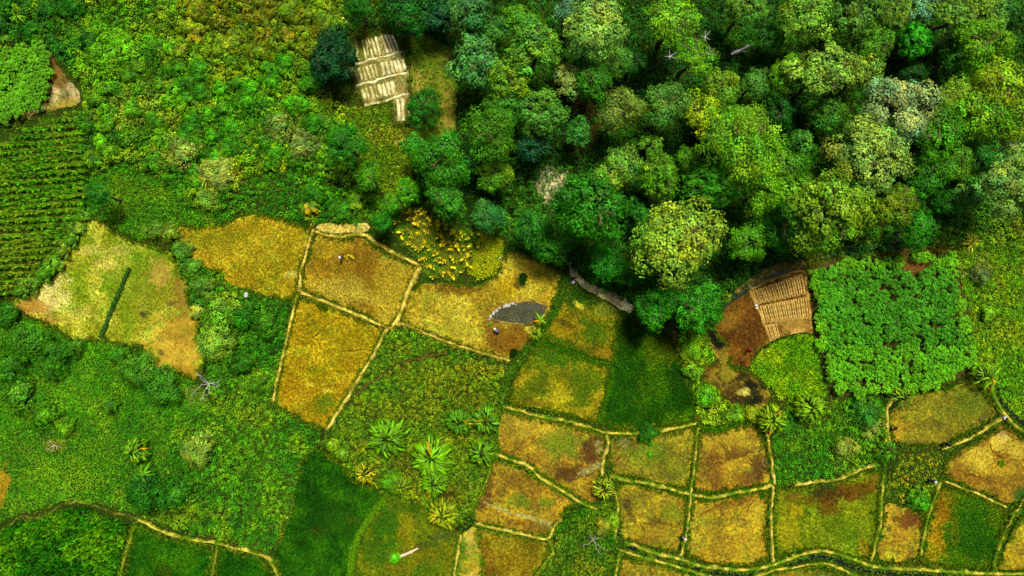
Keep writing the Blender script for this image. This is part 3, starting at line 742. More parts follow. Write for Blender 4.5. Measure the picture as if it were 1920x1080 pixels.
STRAW = [(128, 122, 40), (184, 158, 72), (210, 184, 104)]
STRAWG = [(84, 116, 20), (136, 136, 40), (200, 174, 84)]
GRS = [(64, 120, 14), (96, 144, 20), (140, 150, 40)]
DRYG = [(190, 164, 84), (170, 150, 60), (110, 128, 30)]
LUSH = [(50, 126, 14), (80, 146, 20), (34, 100, 14), (110, 146, 30)]
BUNDS = [
 ('straw bund between the two upper golden paddies, running down to a corner', [(588,430),(573,480),(563,526),(562,548)], 8, .3, STRAW, (.5, DRYG)),
 ('straw bund along the left side of the narrowing golden paddy', [(560,552),(552,578),(538,638),(519,720),(512,755)], 8, .32, STRAW, (.7, GRS)),
 ('straw bund along the top of the dug paddy, under the straw heap', [(590,434),(633,444),(680,440),(713,460),(760,485),(788,498)], 8, .3, STRAW, (.5, DRYG)),
 ('thick straw bund between the dug paddy and the pond paddy', [(789,500),(770,535),(751,588),(735,612)], 11, .36, STRAW, (.6, DRYG)),
 ('straw bund under the dug paddy, from seedbed to the banana field corner', [(562,548),(600,562),(625,572),(680,594),(726,614),(738,612)], 9, .34, STRAW, (.7, DRYG)),
 ('long straw bund down the right side of the narrowing golden paddy', [(730,614),(722,624),(701,664),(661,730),(612,808)], 9, .34, STRAW, (.7, GRS)),
 ('thin straw bund under the pond paddy', [(738,610),(762,609),(825,636),(890,657),(955,677)], 7, .3, STRAW, (.6, DRYG)),
 ('lush tufted bund with bananas running down from the footpath beside the pond', [(1062,522),(1050,560),(1032,594),(1005,632),(980,665),(955,698),(944,740),(940,760)], 9, .32, STRAWG, (4.0, [(60,128,30),(92,150,44),(40,104,20),(120,140,50)], .33, .42)),
 ('grassy green bund bent around the framed paddy', [(1006,637),(1060,656),(1110,674),(1146,687),(1142,725),(1124,790)], 6, .26, [(60,120,14),(110,140,30),(150,150,50)], (3.0, LUSH, .25, .32)),
 ('long pale bund under the framed paddy, ending at the shrub strip', [(942,760),(981,772),(1023,783),(1069,791),(1111,803),(1137,811),(1189,812),(1238,807),(1308,793)], 8, .34, STRAWG, (1.0, GRS)),
 ('grassy bund under the light shrub strip', [(1308,796),(1347,803),(1400,785),(1430,796)], 6, .3, [(60,120,14),(100,140,24)], (2.5, LUSH, .25)),
 ('diagonal straw bund from the twin banana clumps to the ditch fork', [(928,850),(960,862),(991,873),(1013,895),(1041,912),(1076,934),(1100,948),(1120,953)], 9, .36, STRAWG, (.9, GRS)),
 ('short straw bund above the lone banana clump', [(1137,814),(1140,832),(1132,858),(1128,893)], 9, .34, STRAW, (.5, GRS)),
 ('straw bund under the amber paddy with the silvery streak', [(890,980),(946,993),(1009,1008),(1030,1006),(1041,982),(1056,973)], 8, .34, STRAW, (.6, GRS)),
 ('curved thin bund below the twin banana clumps', [(922,862),(920,870),(914,897),(898,932),(885,955)], 5, .3, STRAWG, (1.5, GRS)),
 ('straw bund running right from the lone banana clump to the cracked paddy', [(1143,892),(1192,902),(1238,911),(1292,926),(1336,932),(1371,925),(1400,920),(1449,910)], 9, .34, STRAWG, (.7, GRS)),
 ('upright bund between the olive gold paddy and the cracked paddy', [(1308,798),(1303,851),(1298,897),(1293,927)], 7, .32, STRAWG, (1.0, GRS)),
 ('upright bund between the two lower amber paddies', [(1294,929),(1289,981),(1282,1017),(1274,1043)], 7, .32, STRAWG, (1.2, GRS)),
 ('upright bund along the right of the cracked paddy beside the weedy patch', [(1436,800),(1443,848),(1449,890),(1451,908)], 7, .34, STRAW, (.6, GRS)),
 ('upright double bund left of the rust-stained weedy paddy', [(1450,910),(1446,939),(1445,981),(1449,1055)], 8, .34, STRAW, (.6, GRS)),
 ('pale bund over the rust-stained weedy paddy', [(1488,908),(1537,902),(1576,897),(1597,888),(1618,877),(1641,872)], 8, .34, STRAW, (.5, GRS)),
 ('upright pale bund right of the rust-stained weedy paddy', [(1657,886),(1651,932),(1649,981),(1639,1020),(1631,1054)], 8, .34, STRAWG, (.8, GRS)),
 ('slanting bund left of the half green, half bare paddy', [(1764,897),(1752,929),(1741,960),(1731,1006),(1724,1043)], 7, .32, STRAWG, (.9, GRS)),
 ('diagonal bund under the flooded paddy with mud islands', [(1768,902),(1805,915),(1847,932),(1886,951)], 7, .32, STRAW, (.8, GRS)),
 ('slanting bund at the right edge of the half green paddy', [(1922,930),(1897,967),(1876,1010),(1864,1050),(1861,1076)], 7, .32, STRAWG, (1.0, GRS)),
 ('diagonal bund between the flooded paddy and the olive paddy', [(1764,842),(1805,826),(1854,799),(1880,783)], 7, .32, STRAW, (.8, GRS)),
 ('short pale bund left of the olive paddy under a banana plant', [(1672,748),(1661,770),(1664,806),(1667,832)], 8, .34, STRAW, (.8, GRS)),
 ('straw bund with a seated person descending at the right edge', [(1853,716),(1864,745),(1881,777),(1900,796),(1930,818)], 10, .36, STRAWG, (1.2, GRS)),
 ('upper bank of the winding bottom ditch', [(1172,1015),(1203,1027),(1241,1040),(1287,1051),(1322,1061),(1400,1067),(1449,1056),(1470,1050),(1505,1037),(1534,1032),(1562,1035),(1590,1045),(1625,1057),(1660,1064),(1717,1067),(1822,1073),(1930,1075)], 10, .4, STRAWG, (1.6, GRS)),
 ('lower bank of the winding bottom ditch', [(1160,1030),(1199,1042),(1252,1056),(1287,1067),(1340,1081),(1400,1086),(1421,1079),(1453,1066),(1477,1064),(1513,1058),(1541,1055),(1569,1062),(1597,1076),(1640,1090)], 8, .36, STRAWG, (1.6, GRS)),
 ('light green curved bund between the two lower left paddies', [(725,930),(700,962),(679,992),(664,1030),(657,1090)], 8, .26, [(72,124,14),(112,146,24)], (3.0, [(84,150,20),(112,160,30)], .2, .3)),
 ('tan bund between the log paddy and the bottom crop plot', [(864,1002),(858,1038),(849,1090)], 7, .3, STRAW, (1.0, GRS)),
 ('straw bund winding along the leafy crop to the bottom edge', [(258,972),(292,989),(317,1000),(369,1012),(408,1018),(468,1034),(500,1044),(514,1062),(526,1092)], 7, .32, STRAWG, (.8, GRS)),
 ('thin bund right of the tall dark crop at the bottom', [(257,982),(246,1010),(233,1052),(226,1092)], 6, .3, STRAWG, (1.5, GRS)),
 ('thin straw bund between the two small rice plots at the bottom edge', [(410,1020),(404,1052),(396,1092)], 5, .3, STRAWG, (1.0, GRS)),
 ('grassy line across the pale fallow field', [(243,505),(226,545),(208,590),(192,630)], 4, .22, [(64,110,30),(110,130,70)], (3.0, [(50,110,40),(90,140,90)], .2, .25)),
 ('bank of earth right of the bottom crop plot', [(1030,1012),(1036,1035),(1020,1060),(992,1092)], 7, .3, STRAWG, (1.2, GRS)),
 ('short bund beside the ditch fork down to the bottom edge', [(1163,1034),(1158,1055),(1150,1092)], 7, .3, STRAWG, (1.5, GRS)),
 ('upright bund below the lone banana clump', [(1152,920),(1158,950),(1156,985),(1152,1012)], 7, .32, STRAWG, (1.5, GRS)),
]
def build_bunds():
    for k, (label, pts, w, h, c, g) in enumerate(BUNDS):
        ribbon('earth_bund', pts, w * .76, h, c, label, 2000 + k * 17, grass=g)
build_bunds()

RILLS = [
 ('amber paddy with a net of dark mud cracks below the shrub strip', [[(1316,872),(1345,866),(1372,858),(1400,850),(1436,842)], [(1340,868),(1344,890),(1338,915)], [(1400,850),(1412,868),(1440,884)], [(1350,830),(1368,846),(1372,858)]]),
 ('olive amber paddy with a bent dark crack, right of the lone banana clump', [[(1160,935),(1176,946),(1184,968),(1200,984),(1228,978),(1262,988)], [(1200,984),(1208,1000),(1204,1016)]]),
 ('broad amber paddy with streaks of clear mud above the ditch', [[(1300,978),(1322,960),(1352,946),(1380,938)], [(1400,960),(1412,940),(1424,930)], [(1352,946),(1350,972)]]),
 ('golden wet paddy with a reddish muddy corner and painted grey sky sheen', [[(1040,900),(1066,890),(1090,872),(1112,850),(1128,828)], [(1090,872),(1086,850),(1102,832)]]),
 ('amber wet paddy with a silvery streak along its foot', [[(918,880),(910,912),(900,940),(918,956)]]),
 ('flooded brown paddy with pale cracked mud islands at the right edge', [[(1800,848),(1830,832),(1852,818),(1874,806)], [(1852,818),(1858,842),(1880,856),(1915,862)], [(1790,880),(1830,894),(1868,902)]]),
 ('large golden stubble paddy narrowing towards the bottom, small seedbed at its top', [[(556,650),(585,640),(600,622),(628,600),(640,592)], [(640,660),(672,655),(700,658)]]),
 ('olive gold paddy holding a lone shrub at its top bund', [[(1148,850),(1165,838),(1180,826)], [(1150,870),(1164,850)]]),
]
FLAT = [(-0.5, 0.0), (-0.25, 0.4), (0, 0.5), (0.25, 0.4), (0.5, 0.0)]
def build_paths():
    k = 0
    for lab, lines in RILLS:        # wet rills and cracks scoured into the mud
        for ln in lines:
            ribbon('mud_rill', ln, [1.2, 2.4, 1.8, 1.0], .02, [(96,58,16),(124,84,24),(84,48,14)], None, 3300 + k, 'burnt', z=.066 + .0012 * k, prof=FLAT, kind=None, jit=6, wob=1.1, parent=FIELD_POLY[lab][0])
            k += 1
    ribbon('foot_path', [(1068,492),(1078,515),(1100,535),(1118,546),(1146,558),(1172,572),(1186,582)], [9,15,13,14,18,20,18], .10, [(172,146,96),(206,186,140),(222,206,166)], 'pale sandy footpath above the small dark green paddy', 3001, 'dry', z=.07, prof=FLAT)
    ribbon('foot_path', [(1262,604),(1263,628),(1270,655),(1282,690)], [12,8,6,5], .08, [(112,74,46),(140,100,64)], 'reddish footpath coming out from under the forest edge tree', 3002, 'dry', z=.07, prof=FLAT)
    ribbon('foot_path', [(738,268),(760,262),(785,254)], 5, .06, [(190,164,104),(206,186,130)], 'short pale trail below the sandy beds', 3003, 'dry', z=.06, prof=FLAT)
    ribbon('foot_path', [(-8,998),(15,990),(38,968),(74,972),(105,955),(122,944),(150,942),(185,950),(210,961),(240,966),(258,974)], 4, .06, [(60,60,18),(96,92,30),(130,118,44)], 'thin brown trail over the tall dark crop', 3004, 'dry', z=.06, prof=FLAT)
    ribbon('foot_path', [(-8,930),(15,934),(45,940),(80,938),(112,925),(150,915)], 4, .05, [(60,62,20),(84,80,30)], 'faint dark trail through the lower left meadow', 3005, 'dry', z=.05, prof=FLAT)
    ribbon('foot_path', [(642,765),(680,728),(712,708),(745,684),(790,670),(838,662)], [3,5,6,5,5,4], .05, [(70,52,20),(96,70,30)], 'narrow brown rill crossing the weedy banana field', 3006, 'dry', z=.05, prof=FLAT)
    ribbon('foot_path', [(1020,372),(1032,350),(1048,336),(1064,322)], 5, .06, [(196,176,134),(214,196,160)], 'pale trail over the greyish bare patch', 3007, 'dry', z=.09, prof=FLAT)
    ribbon('foot_path', [(549,925),(548,950),(536,985),(516,1030)], 4, .06, [(110,92,40),(150,130,64)], 'thin earthen trail between leafy crop and deep green paddy', 3008, 'dry', z=.06, prof=FLAT)
    # water
    wprof = [(-0.5, 0), (0, 0), (0.5, 0)]
    ribbon('ditch_water', [(1120,953),(1133,965),(1150,985),(1165,1010),(1172,1022),(1203,1034),(1245,1048),(1287,1059),(1330,1071),(1400,1076),(1449,1062),(1475,1057),(1508,1048),(1538,1043),(1564,1048),(1592,1060),(1625,1068),(1660,1073),(1717,1077),(1822,1083),(1930,1086)], 7, 0, [(30,30,20)], 'black water of the winding bottom ditch', 3010, 'ditch', z=.09, prof=wprof)
    ribbon('ditch_water', [(1338,604),(1350,585),(1362,568),(1386,551),(1408,538),(1440,521),(1480,507),(1510,500)], [9,11,9,10,8,7,6,5], 0, [(30,30,20)], 'black ditch water rounding the brown bedded plot', 3011, 'ditch', z=.09, prof=wprof)
    ribbon('ditch_water', [(1868,720),(1878,750),(1890,770),(1908,785),(1932,805)], 7, 0, [(30,30,20)], 'dark ditch water right of the descending straw bund', 3012, 'ditch', z=.09, prof=wprof)
    ribbon('stream_water', [(1560,488),(1600,472),(1640,467),(1690,462),(1740,458),(1790,452)], [7,8,9,8,7,5], 0, [(40,36,30)], 'dark stream water under the forest edge above the cassava', 3013, 'ditch', z=.09, prof=wprof)
    ribbon('stream_bank', [(1540,500),(1600,482),(1640,477),(1690,472),(1740,468),(1795,460)], 9, .14, [(70,50,24),(104,70,40)], 'muddy red bank of the stream above the cassava', 3014, 'dry', z=.04)
    ribbon('earth_ditch', [(1513,503),(1519,530),(1522,563),(1526,600),(1528,632)], 8, .03, [(52,26,12),(74,40,18)], 'dark brown trench between bedded plot and cassava', 3015, 'dry', z=.05, prof=FLAT)
    pond = [(919,596),(926,585),(939,576),(956,572),(973,566),(988,563),(1004,566),(1023,572),(1027,579),(1019,592),(1010,602),(993,611),(973,607),(945,605),(929,602)]
    o, pp = sheet('pond_water', pond, [(60,66,50)], [], M['pond'], 'dark grey-green water of the small pond', z=.095, relief=0, jit=.6, seed=77)
    ring = np.vstack([pp[::3], pp[:1]])
    ribbon('pond_bank', ring, 3.4, .14, [(92,72,30),(124,96,42),(160,130,62)], 'muddy rim around the small pond', 3020, 'dry', z=.04, jit=0, wob=.5)
build_paths()

# ------------------------------------------------------------------ low vegetation that reads as one mass
def clumps(p, colr, rad, hgt, nleaf, L, Wd, r, z0=0.0, tip=0.2, up=0.55):
    """leafy domes: points p (pixels), colour per point, radius, height, leaves per dome, leaf size"""
    m = len(p)
    w = W(p)
    R = rad * r.uniform(0.6, 1.35, m)
    big = np.clip((fbm(p[:, 0] / 34, p[:, 1] / 34, 91, 3) - .5) * 3 + .5, 0, 1)
    Hh = hgt * r.uniform(0.5, 1.5, m) * (.55 + .95 * big)
    d = dome_dirs(m * nleaf, r, -0.05)
    k = np.repeat(np.arange(m), nleaf)
    rr = r.uniform(0.72, 1.06, m * nleaf)
    pos = np.column_stack([w[k], np.zeros(m * nleaf)])
    pos[:, :2] += d[:, :2] * (R[k] * rr)[:, None]
    pos[:, 2] = z0 + Hh[k] * (0.3 + 0.7 * d[:, 2] * rr)
    n = norm(d * np.array([0.8, 0.8, 1]) + r.normal(0, 0.45, (m * nleaf, 3)) + np.array([0, 0, up]))
    colr = colr * np.column_stack([r.uniform(.75, 1.3, m), np.ones(m), np.ones(m)])
    c = (colr * r.uniform(0.5, 1.45, (m, 1)))[k] * r.uniform(0.7, 1.3, (m * nleaf, 1))
    tp = r.uniform(0, 1, m * nleaf) < tip
    c[tp] *= np.array([1.42, 1.3, 0.6])
    v, f = leaf_quads(pos, n, L * r.uniform(0.7, 1.35, m * nleaf), Wd * r.uniform(0.7, 1.3, m * nleaf), r)
    return v, f, np.repeat(c, 4, 0)

ALL_FIELDS = [FIELD_POLY[k][1] for k in FIELD_POLY]
def veg(name, label, poly, base, blobs, dens, rad, hgt, nleaf, L, Wd, seed, scale=28.0, kind='clump', tip=0.2, holes=(), jit=3.0, grass=None, cvar=0.25, avoid=True, mask=None, thin=(), mat='leaf', cmask=None):
    r = np.random.default_rng(seed)
    pp = smooth_poly(poly, True, 5, jit, seed)
    mb = MB()
    def pts(d, s):
        q = scatter(pp, d, s, holes)
        if avoid:
            for fp in ALL_FIELDS:
                lo, hi = fp.min(0), fp.max(0)
                near = (q[:, 0] > lo[0]) & (q[:, 0] < hi[0]) & (q[:, 1] > lo[1]) & (q[:, 1] < hi[1])
                if near.any():
                    i = np.where(near)[0]
                    q = np.delete(q, i[inside(q[i], fp)], 0)
        if mask is not None:
            q = q[mask(q)]
        if thin:
            rr = np.random.default_rng(s + 9)
            for hp in thin:
                i = inside(q, np.asarray(hp, float))
                q = q[~i | (rr.uniform(0, 1, len(q)) < .4)]
        return q
    if dens:
        p = pts(dens, seed)
        if cmask is not None:
            p = p[cmask(p)]
        c = paint(p[:, 0], p[:, 1], base, blobs, seed, scale) * r.uniform(1 - cvar, 1 + cvar, (len(p), 1))
        if kind == 'clump':
            v, f, cc = clumps(p, c, rad, hgt, nleaf, L, Wd, r, tip=tip)
        else:
            v, f, cc = blades(p, c, hgt, rad, Wd, nleaf, r, z0=0.02, k=0.75)
        mb.add(v, f, cc)
    if grass:
        gd, gh, gs, gw, gt = grass
        p = pts(gd, seed + 1)
        c = paint(p[:, 0], p[:, 1], gt, blobs, seed + 2, scale, rough=.5) * r.uniform(0.75, 1.25, (len(p), 1))
        v, f, cc = blades(p, c, gh, gs, gw, 4, r, z0=0.02, k=0.7)
        mb.add(v, f, cc)
    return obj(name, mb.mesh(name), M[mat], label=label, kind='stuff')

THICKET = [(-40,-40),(640,-40),(655,55),(615,70),(600,160),(650,205),(640,300),(700,340),(640,350),(560,310),(470,330),(420,395),(350,385),(300,335),(240,300),(170,330),(165,250),(160,205),(155,160),(115,110),(85,85),(-40,75)]
TB = [(70,60,110,60,(22,92,16),.75), (470,40,100,70,(92,124,10),.7), (430,110,70,40,(92,138,12),.5), (540,120,60,60,(80,132,12),.6), (220,130,60,40,(70,150,12),.6), (330,270,40,30,(132,156,60),.8), (410,330,36,24,(150,170,70),.85), (250,210,50,24,(130,156,70),.6), (310,180,40,20,(126,150,60),.6), (540,240,46,34,(118,140,60),.75), (580,270,30,30,(110,136,60),.7), (180,265,24,30,(40,96,40),.8), (430,240,80,50,(36,112,10),.6), (480,200,60,50,(54,132,12),.6), (360,70,60,30,(110,150,14),.6), (200,80,60,40,(76,150,14),.6), (590,20,60,60,(64,104,12),.7), (590,200,40,50,(84,134,14),.5), (560,60,30,40,(96,112,16),.6), (380,200,60,30,(80,140,16),.5), (640,320,50,30,(60,128,14),.5)]
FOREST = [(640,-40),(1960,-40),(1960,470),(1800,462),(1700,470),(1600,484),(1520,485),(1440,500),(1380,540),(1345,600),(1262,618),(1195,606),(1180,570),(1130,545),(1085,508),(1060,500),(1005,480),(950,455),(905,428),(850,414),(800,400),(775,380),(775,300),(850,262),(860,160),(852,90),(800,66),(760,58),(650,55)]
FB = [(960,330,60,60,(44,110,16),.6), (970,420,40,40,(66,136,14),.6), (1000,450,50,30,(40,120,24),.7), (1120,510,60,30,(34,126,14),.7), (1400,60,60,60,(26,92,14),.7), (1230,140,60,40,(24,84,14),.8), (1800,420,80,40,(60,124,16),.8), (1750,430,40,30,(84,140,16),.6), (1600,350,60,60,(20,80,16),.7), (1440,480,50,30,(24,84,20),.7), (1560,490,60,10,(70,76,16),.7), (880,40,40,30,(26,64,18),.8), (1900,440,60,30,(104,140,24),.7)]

def build_stuff():
    veg('ground_grass', 'low grass and creepers filling the gaps between fields and bushes', [(-40,-40),(1960,-40),(1960,1120),(-40,1120)],
        [(40,104,10),(66,124,12),(92,134,18)], FB, 0, 0, 0, 0, 0, 0, 10, grass=(5, .2, .26, .09, [(44,108,10),(70,128,12),(100,138,20)]), mat='herb')
    veg('thicket_undergrowth', 'dense bright green thicket of shrubs and creepers on the upper left slope', THICKET,
        [(50,118,10),(88,144,12),(130,160,16)], TB, 2.6, .5, 1.05, 34, .24, .14, 11, tip=.22,
        grass=(2.5, .35, .3, .10, [(40,84,10),(70,110,14)]))
    veg('meadow_grass', 'short dark green grass below the thicket, left of the golden paddy',
        [(165,335),(240,303),(300,338),(350,388),(400,398),(410,424),(330,422),(262,452),(200,416),(165,400)],
        [(48,126,8),(70,144,10),(96,156,14)], [(290,400,60,20,(40,104,10),.5),(250,360,40,30,(64,120,12),.5)], 2.4, .3, .3, 14, .18, .10, 21, grass=(18, .2, .24, .085, [(48,128,8),(74,146,10),(100,156,16)]))
    veg('meadow_grass', 'leafy green growth above the golden curved paddy',
        [(398,400),(440,370),(480,330),(560,312),(640,352),(700,345),(735,390),(735,420),(690,418),(650,421),(590,424),(530,408),(480,397),(450,404),(410,424)],
        [(28,108,14),(48,128,14),(80,146,18)], [(680,390,40,24,(90,150,14),.6),(480,380,40,20,(24,104,18),.5),(585,395,16,18,(170,176,40),.7),(640,370,50,20,(60,140,16),.5)], 3.2, .38, .55, 20, .2, .12, 22, grass=(6, .3, .25, .07, [(30,110,12),(60,130,14)]))
    veg('meadow_grass', 'yellowish short grass around the pale sandy beds',
        [(640,200),(690,200),(735,195),(740,240),(775,240),(800,262),(850,262),(775,300),(775,385),(740,395),(700,342),(640,305)],
        [(76,134,12),(100,148,16),(126,152,24)], [(700,320,40,40,(60,132,14),.6),(740,340,30,40,(112,140,14),.5),(750,250,30,20,(150,140,50),.5)], 1.3, .32, .35, 15, .18, .10, 23, grass=(22, .2, .22, .08, [(84,132,12),(110,146,18),(134,150,30)]))
    veg('weeds', 'scattered weeds over the thin soil right of the sandy beds', [(770,62),(800,70),(852,92),(858,160),(852,262),(800,262),(772,240)],
        [(58,116,10),(90,134,14)], [], 1.3, .3, .4, 16, .18, .10, 24, grass=(5, .2, .2, .06, [(80,112,14),(120,124,24)]))
    veg('weeds', 'sparse weeds growing on the pale bed tops', [(660,76),(700,66),(735,60),(752,80),(758,100),(767,140),(770,175),(767,233),(738,236),(733,192),(686,199),(665,166),(656,126)],
        [(84,116,14),(120,134,24)], [], 0, 0, 0, 0, 0, 0, 25, avoid=False, grass=(6, .34, .16, .06, [(84,124,14),(116,136,24)]))
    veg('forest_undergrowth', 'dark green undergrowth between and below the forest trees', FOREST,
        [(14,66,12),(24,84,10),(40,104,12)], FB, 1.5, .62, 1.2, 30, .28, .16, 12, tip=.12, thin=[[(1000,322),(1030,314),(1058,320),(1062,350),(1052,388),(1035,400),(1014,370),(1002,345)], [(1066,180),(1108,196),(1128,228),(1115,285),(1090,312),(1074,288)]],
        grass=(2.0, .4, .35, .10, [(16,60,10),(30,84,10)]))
    veg('weeds', 'yellow-green weedy field at the right edge beside the cassava',
        [(1790,478),(1830,450),(1960,440),(1960,822),(1905,778),(1880,750),(1850,708),(1836,690),(1818,600),(1800,520)],
        [(76,144,10),(100,158,12),(130,166,18)], [(1880,480,50,30,(60,118,14),.6),(1850,590,14,60,(70,140,14),.5),(1900,560,30,20,(92,128,16),.5),(1880,620,40,30,(122,146,14),.5),(1890,720,40,40,(70,146,14),.6),(1845,540,20,10,(60,100,14),.5),(1840,500,16,18,(120,140,70),.6)], 4.0, .32, .36, 22, .18, .10, 13, grass=(12, .22, .26, .09, [(80,144,12),(112,156,18)]))
    veg('leafy_vegetation', 'dense leafy crop with yellowish tops in the middle left',
        [(345,450),(372,470),(390,505),(422,512),(424,530),(460,545),(545,568),(536,640),(510,752),(560,790),(605,812),(592,838),(565,870),(555,910),(545,950),(528,1000),(508,1036),(440,1016),(300,978),(255,960),(300,920),(330,800),(400,762),(388,700),(375,640),(375,605),(355,560),(357,535),(340,505),(325,470)],
        [(34,108,10),(60,132,12),(98,150,18)], [(360,480,24,50,(66,140,40),.75),(400,560,34,30,(60,134,36),.7),(400,640,24,30,(110,160,50),.7),(470,600,50,40,(66,138,12),.5),(430,680,40,60,(48,124,12),.5),(470,840,60,60,(78,136,14),.5),(520,930,30,60,(84,140,20),.5),(400,930,60,40,(56,128,12),.5),(340,900,40,40,(28,96,12),.6),(470,760,60,30,(96,142,20),.5),(480,780,40,20,(110,140,20),.5),(340,960,60,20,(100,128,24),.5)],
        4.6, .34, .55, 24, .2, .11, 14, grass=(3, .3, .25, .07, [(34,90,10),(60,110,14)]))
    veg('meadow_grass', 'soft green meadow of grass and low herbs in the lower left',
        [(-40,596),(24,588),(70,600),(110,622),(140,645),(190,640),(245,652),(268,690),(330,702),(370,716),(400,762),(330,800),(300,920),(258,962),(190,943),(120,938),(40,962),(-40,995)],
        [(44,124,8),(64,140,10),(92,152,14)], [(60,650,70,40,(40,128,16),.7),(60,740,50,20,(60,140,20),.6),(110,790,50,24,(56,132,12),.7),(260,770,60,20,(40,118,10),.5),(120,890,90,30,(104,156,12),.6),(200,850,50,30,(84,146,12),.5),(270,840,44,60,(30,104,12),.7),(280,920,50,40,(26,100,14),.7),(40,840,40,40,(60,128,10),.5),(100,835,24,12,(150,146,70),.5),(300,720,50,24,(46,128,20),.7),(370,735,30,20,(120,140,70),.6),(5,905,14,30,(150,120,20),.7)],
        3.0, .36, .36, 20, .17, .09, 15, cmask=lambda q: fbm(q[:, 0] / 40, q[:, 1] / 40, 15) > .54, grass=(26, .18, .24, .085, [(54,130,8),(76,146,12),(100,154,18)]))
    veg('tall_crop_leaves', 'tall dark green crop with drooping blades at the bottom left corner',
        [(-40,1000),(20,988),(42,972),(75,976),(105,960),(125,950),(155,948),(185,956),(210,968),(244,974),(240,1000),(228,1040),(222,1100),(-40,1100)],
        [(30,112,10),(56,140,10),(96,164,14)], [], 5.0, .6, 1.1, 10, 0, .12, 16, kind='blade')
    veg('leafy_vegetation', 'yellow-green herb crop around the banana clumps',
        [(738,617),(765,616),(790,622),(825,641),(885,662),(948,682),(942,715),(932,745),(936,790),(932,850),(918,868),(908,905),(892,936),(880,965),(862,985),(850,985),(812,962),(790,948),(760,934),(728,930),(662,895),(642,866),(596,832),(616,812),(664,735),(704,668),(728,624)],
        [(64,118,10),(88,132,12),(118,142,16)], [(760,630,40,16,(84,150,14),.7),(700,720,30,34,(80,140,14),.6),(660,790,30,24,(96,140,14),.6),(830,700,60,30,(112,136,14),.5),(900,690,40,16,(134,140,24),.6),(780,770,50,24,(100,120,16),.6),(880,740,40,30,(116,120,14),.6),(760,880,40,30,(92,104,18),.8),(850,930,40,20,(104,112,14),.8),(870,880,30,24,(70,112,14),.6),(640,850,24,14,(60,128,14),.7),(700,800,30,30,(70,118,12),.5),(745,900,14,8,(120,60,20),.8),(840,925,20,5,(60,40,20),.8),(890,910,16,40,(60,120,20),.5)],
        5.0, .30, .34, 24, .17, .10, 17, mask=lambda q: nearest(q, smooth_poly([(642,765),(680,728),(712,708),(745,684),(790,670),(838,662)], False), False)[0] > 3.2,
        grass=(8, .25, .2, .06, [(84,116,14),(120,136,18)]))
    veg('leafy_vegetation', 'tangled mid-green weeds between the cassava and the rust-stained paddy',
        [(1442,800),(1452,770),(1480,760),(1550,752),(1640,745),(1668,748),(1660,772),(1664,806),(1664,850),(1656,868),(1618,874),(1597,884),(1560,896),(1490,904),(1455,906),(1450,850)],
        [(44,124,14),(66,140,14),(92,150,18)], [(1500,870,50,24,(24,110,24),.7),(1580,850,20,30,(110,150,40),.7),(1600,800,30,24,(60,132,16),.5),(1640,790,20,20,(120,150,60),.6),(1480,800,26,20,(40,116,24),.6),(1540,790,40,20,(84,140,14),.6),(1640,870,30,10,(30,116,30),.6)],
        3.4, .4, .6, 22, .2, .11, 18, grass=(5, .35, .3, .08, [(34,116,16),(70,136,16)]))
    veg('weeds', 'light weedy clearing with bare specks beside the small rusty paddy',
        [(1692,848),(1766,852),(1766,888),(1752,915),(1742,955),(1736,968),(1716,953),(1690,942),(1660,936),(1662,892)],
        [(92,136,12),(120,148,14),(140,150,24)], [(1725,935,20,18,(54,136,14),.9),(1705,900,14,8,(180,140,50),.6),(1730,870,30,12,(150,158,30),.6)], 2.6, .26, .28, 14, .16, .09, 19, grass=(7, .2, .18, .055, [(100,140,14),(130,150,20)]))
    veg('leafy_vegetation', 'bright light green shrubby strip along the deep green paddy',
        [(1268,628),(1300,618),(1322,616),(1330,645),(1338,672),(1318,690),(1306,708),(1332,726),(1350,744),(1372,758),(1406,766),(1440,770),(1446,780),(1428,796),(1400,783),(1347,799),(1310,792),(1303,740),(1288,690)],
        [(76,152,14),(104,164,20),(132,170,30)], [(1290,650,16,24,(66,150,16),.6),(1330,735,16,20,(60,160,14),.7),(1390,778,30,12,(130,158,24),.6)], 4.2, .36, .55, 22, .19, .11, 20, grass=(5, .3, .25, .07, [(70,140,16),(110,156,24)]))
    veg('tall_grass', 'bright yellow-green grass patch below the raised beds',
        [(1420,664),(1445,648),(1470,636),(1500,626),(1524,630),(1529,660),(1538,700),(1549,742),(1525,745),(1480,752),(1455,742),(1436,720),(1412,702),(1412,682)],
        [(80,146,8),(106,162,10),(140,176,16)], [(1480,690,30,20,(76,140,8),.6),(1520,720,20,20,(130,170,16),.5),(1440,670,20,14,(120,160,16),.5),(1500,650,20,14,(84,140,10),.5)], 16, .36, .34, 8, 0, .11, 26, kind='blade', jit=8, cvar=.4)
    veg('tall_grass', 'yellow-green grass beside the withering maize', [(903,434),(945,452),(943,470),(938,500),(928,516),(900,524),(872,508),(885,495)],
        [(120,146,12),(140,158,16),(150,152,24)], [], 18, .3, .24, 8, 0, .11, 27, kind='blade')
    veg('tall_grass', 'lush green weeds around the ditch fork at the bottom',
        [(1056,978),(1072,952),(1100,952),(1118,945),(1150,940),(1156,980),(1152,1012),(1166,1030),(1140,1028),(1100,1000),(1075,985),(1046,1000),(1040,1005),(1040,985)],
        [(44,116,12),(72,134,14),(104,146,24)], [(1125,985,20,20,(90,130,30),.7),(1145,975,14,20,(120,160,24),.7),(1080,965,20,8,(40,120,12),.6)], 9, .4, .5, 8, 0, .09, 28, kind='blade')
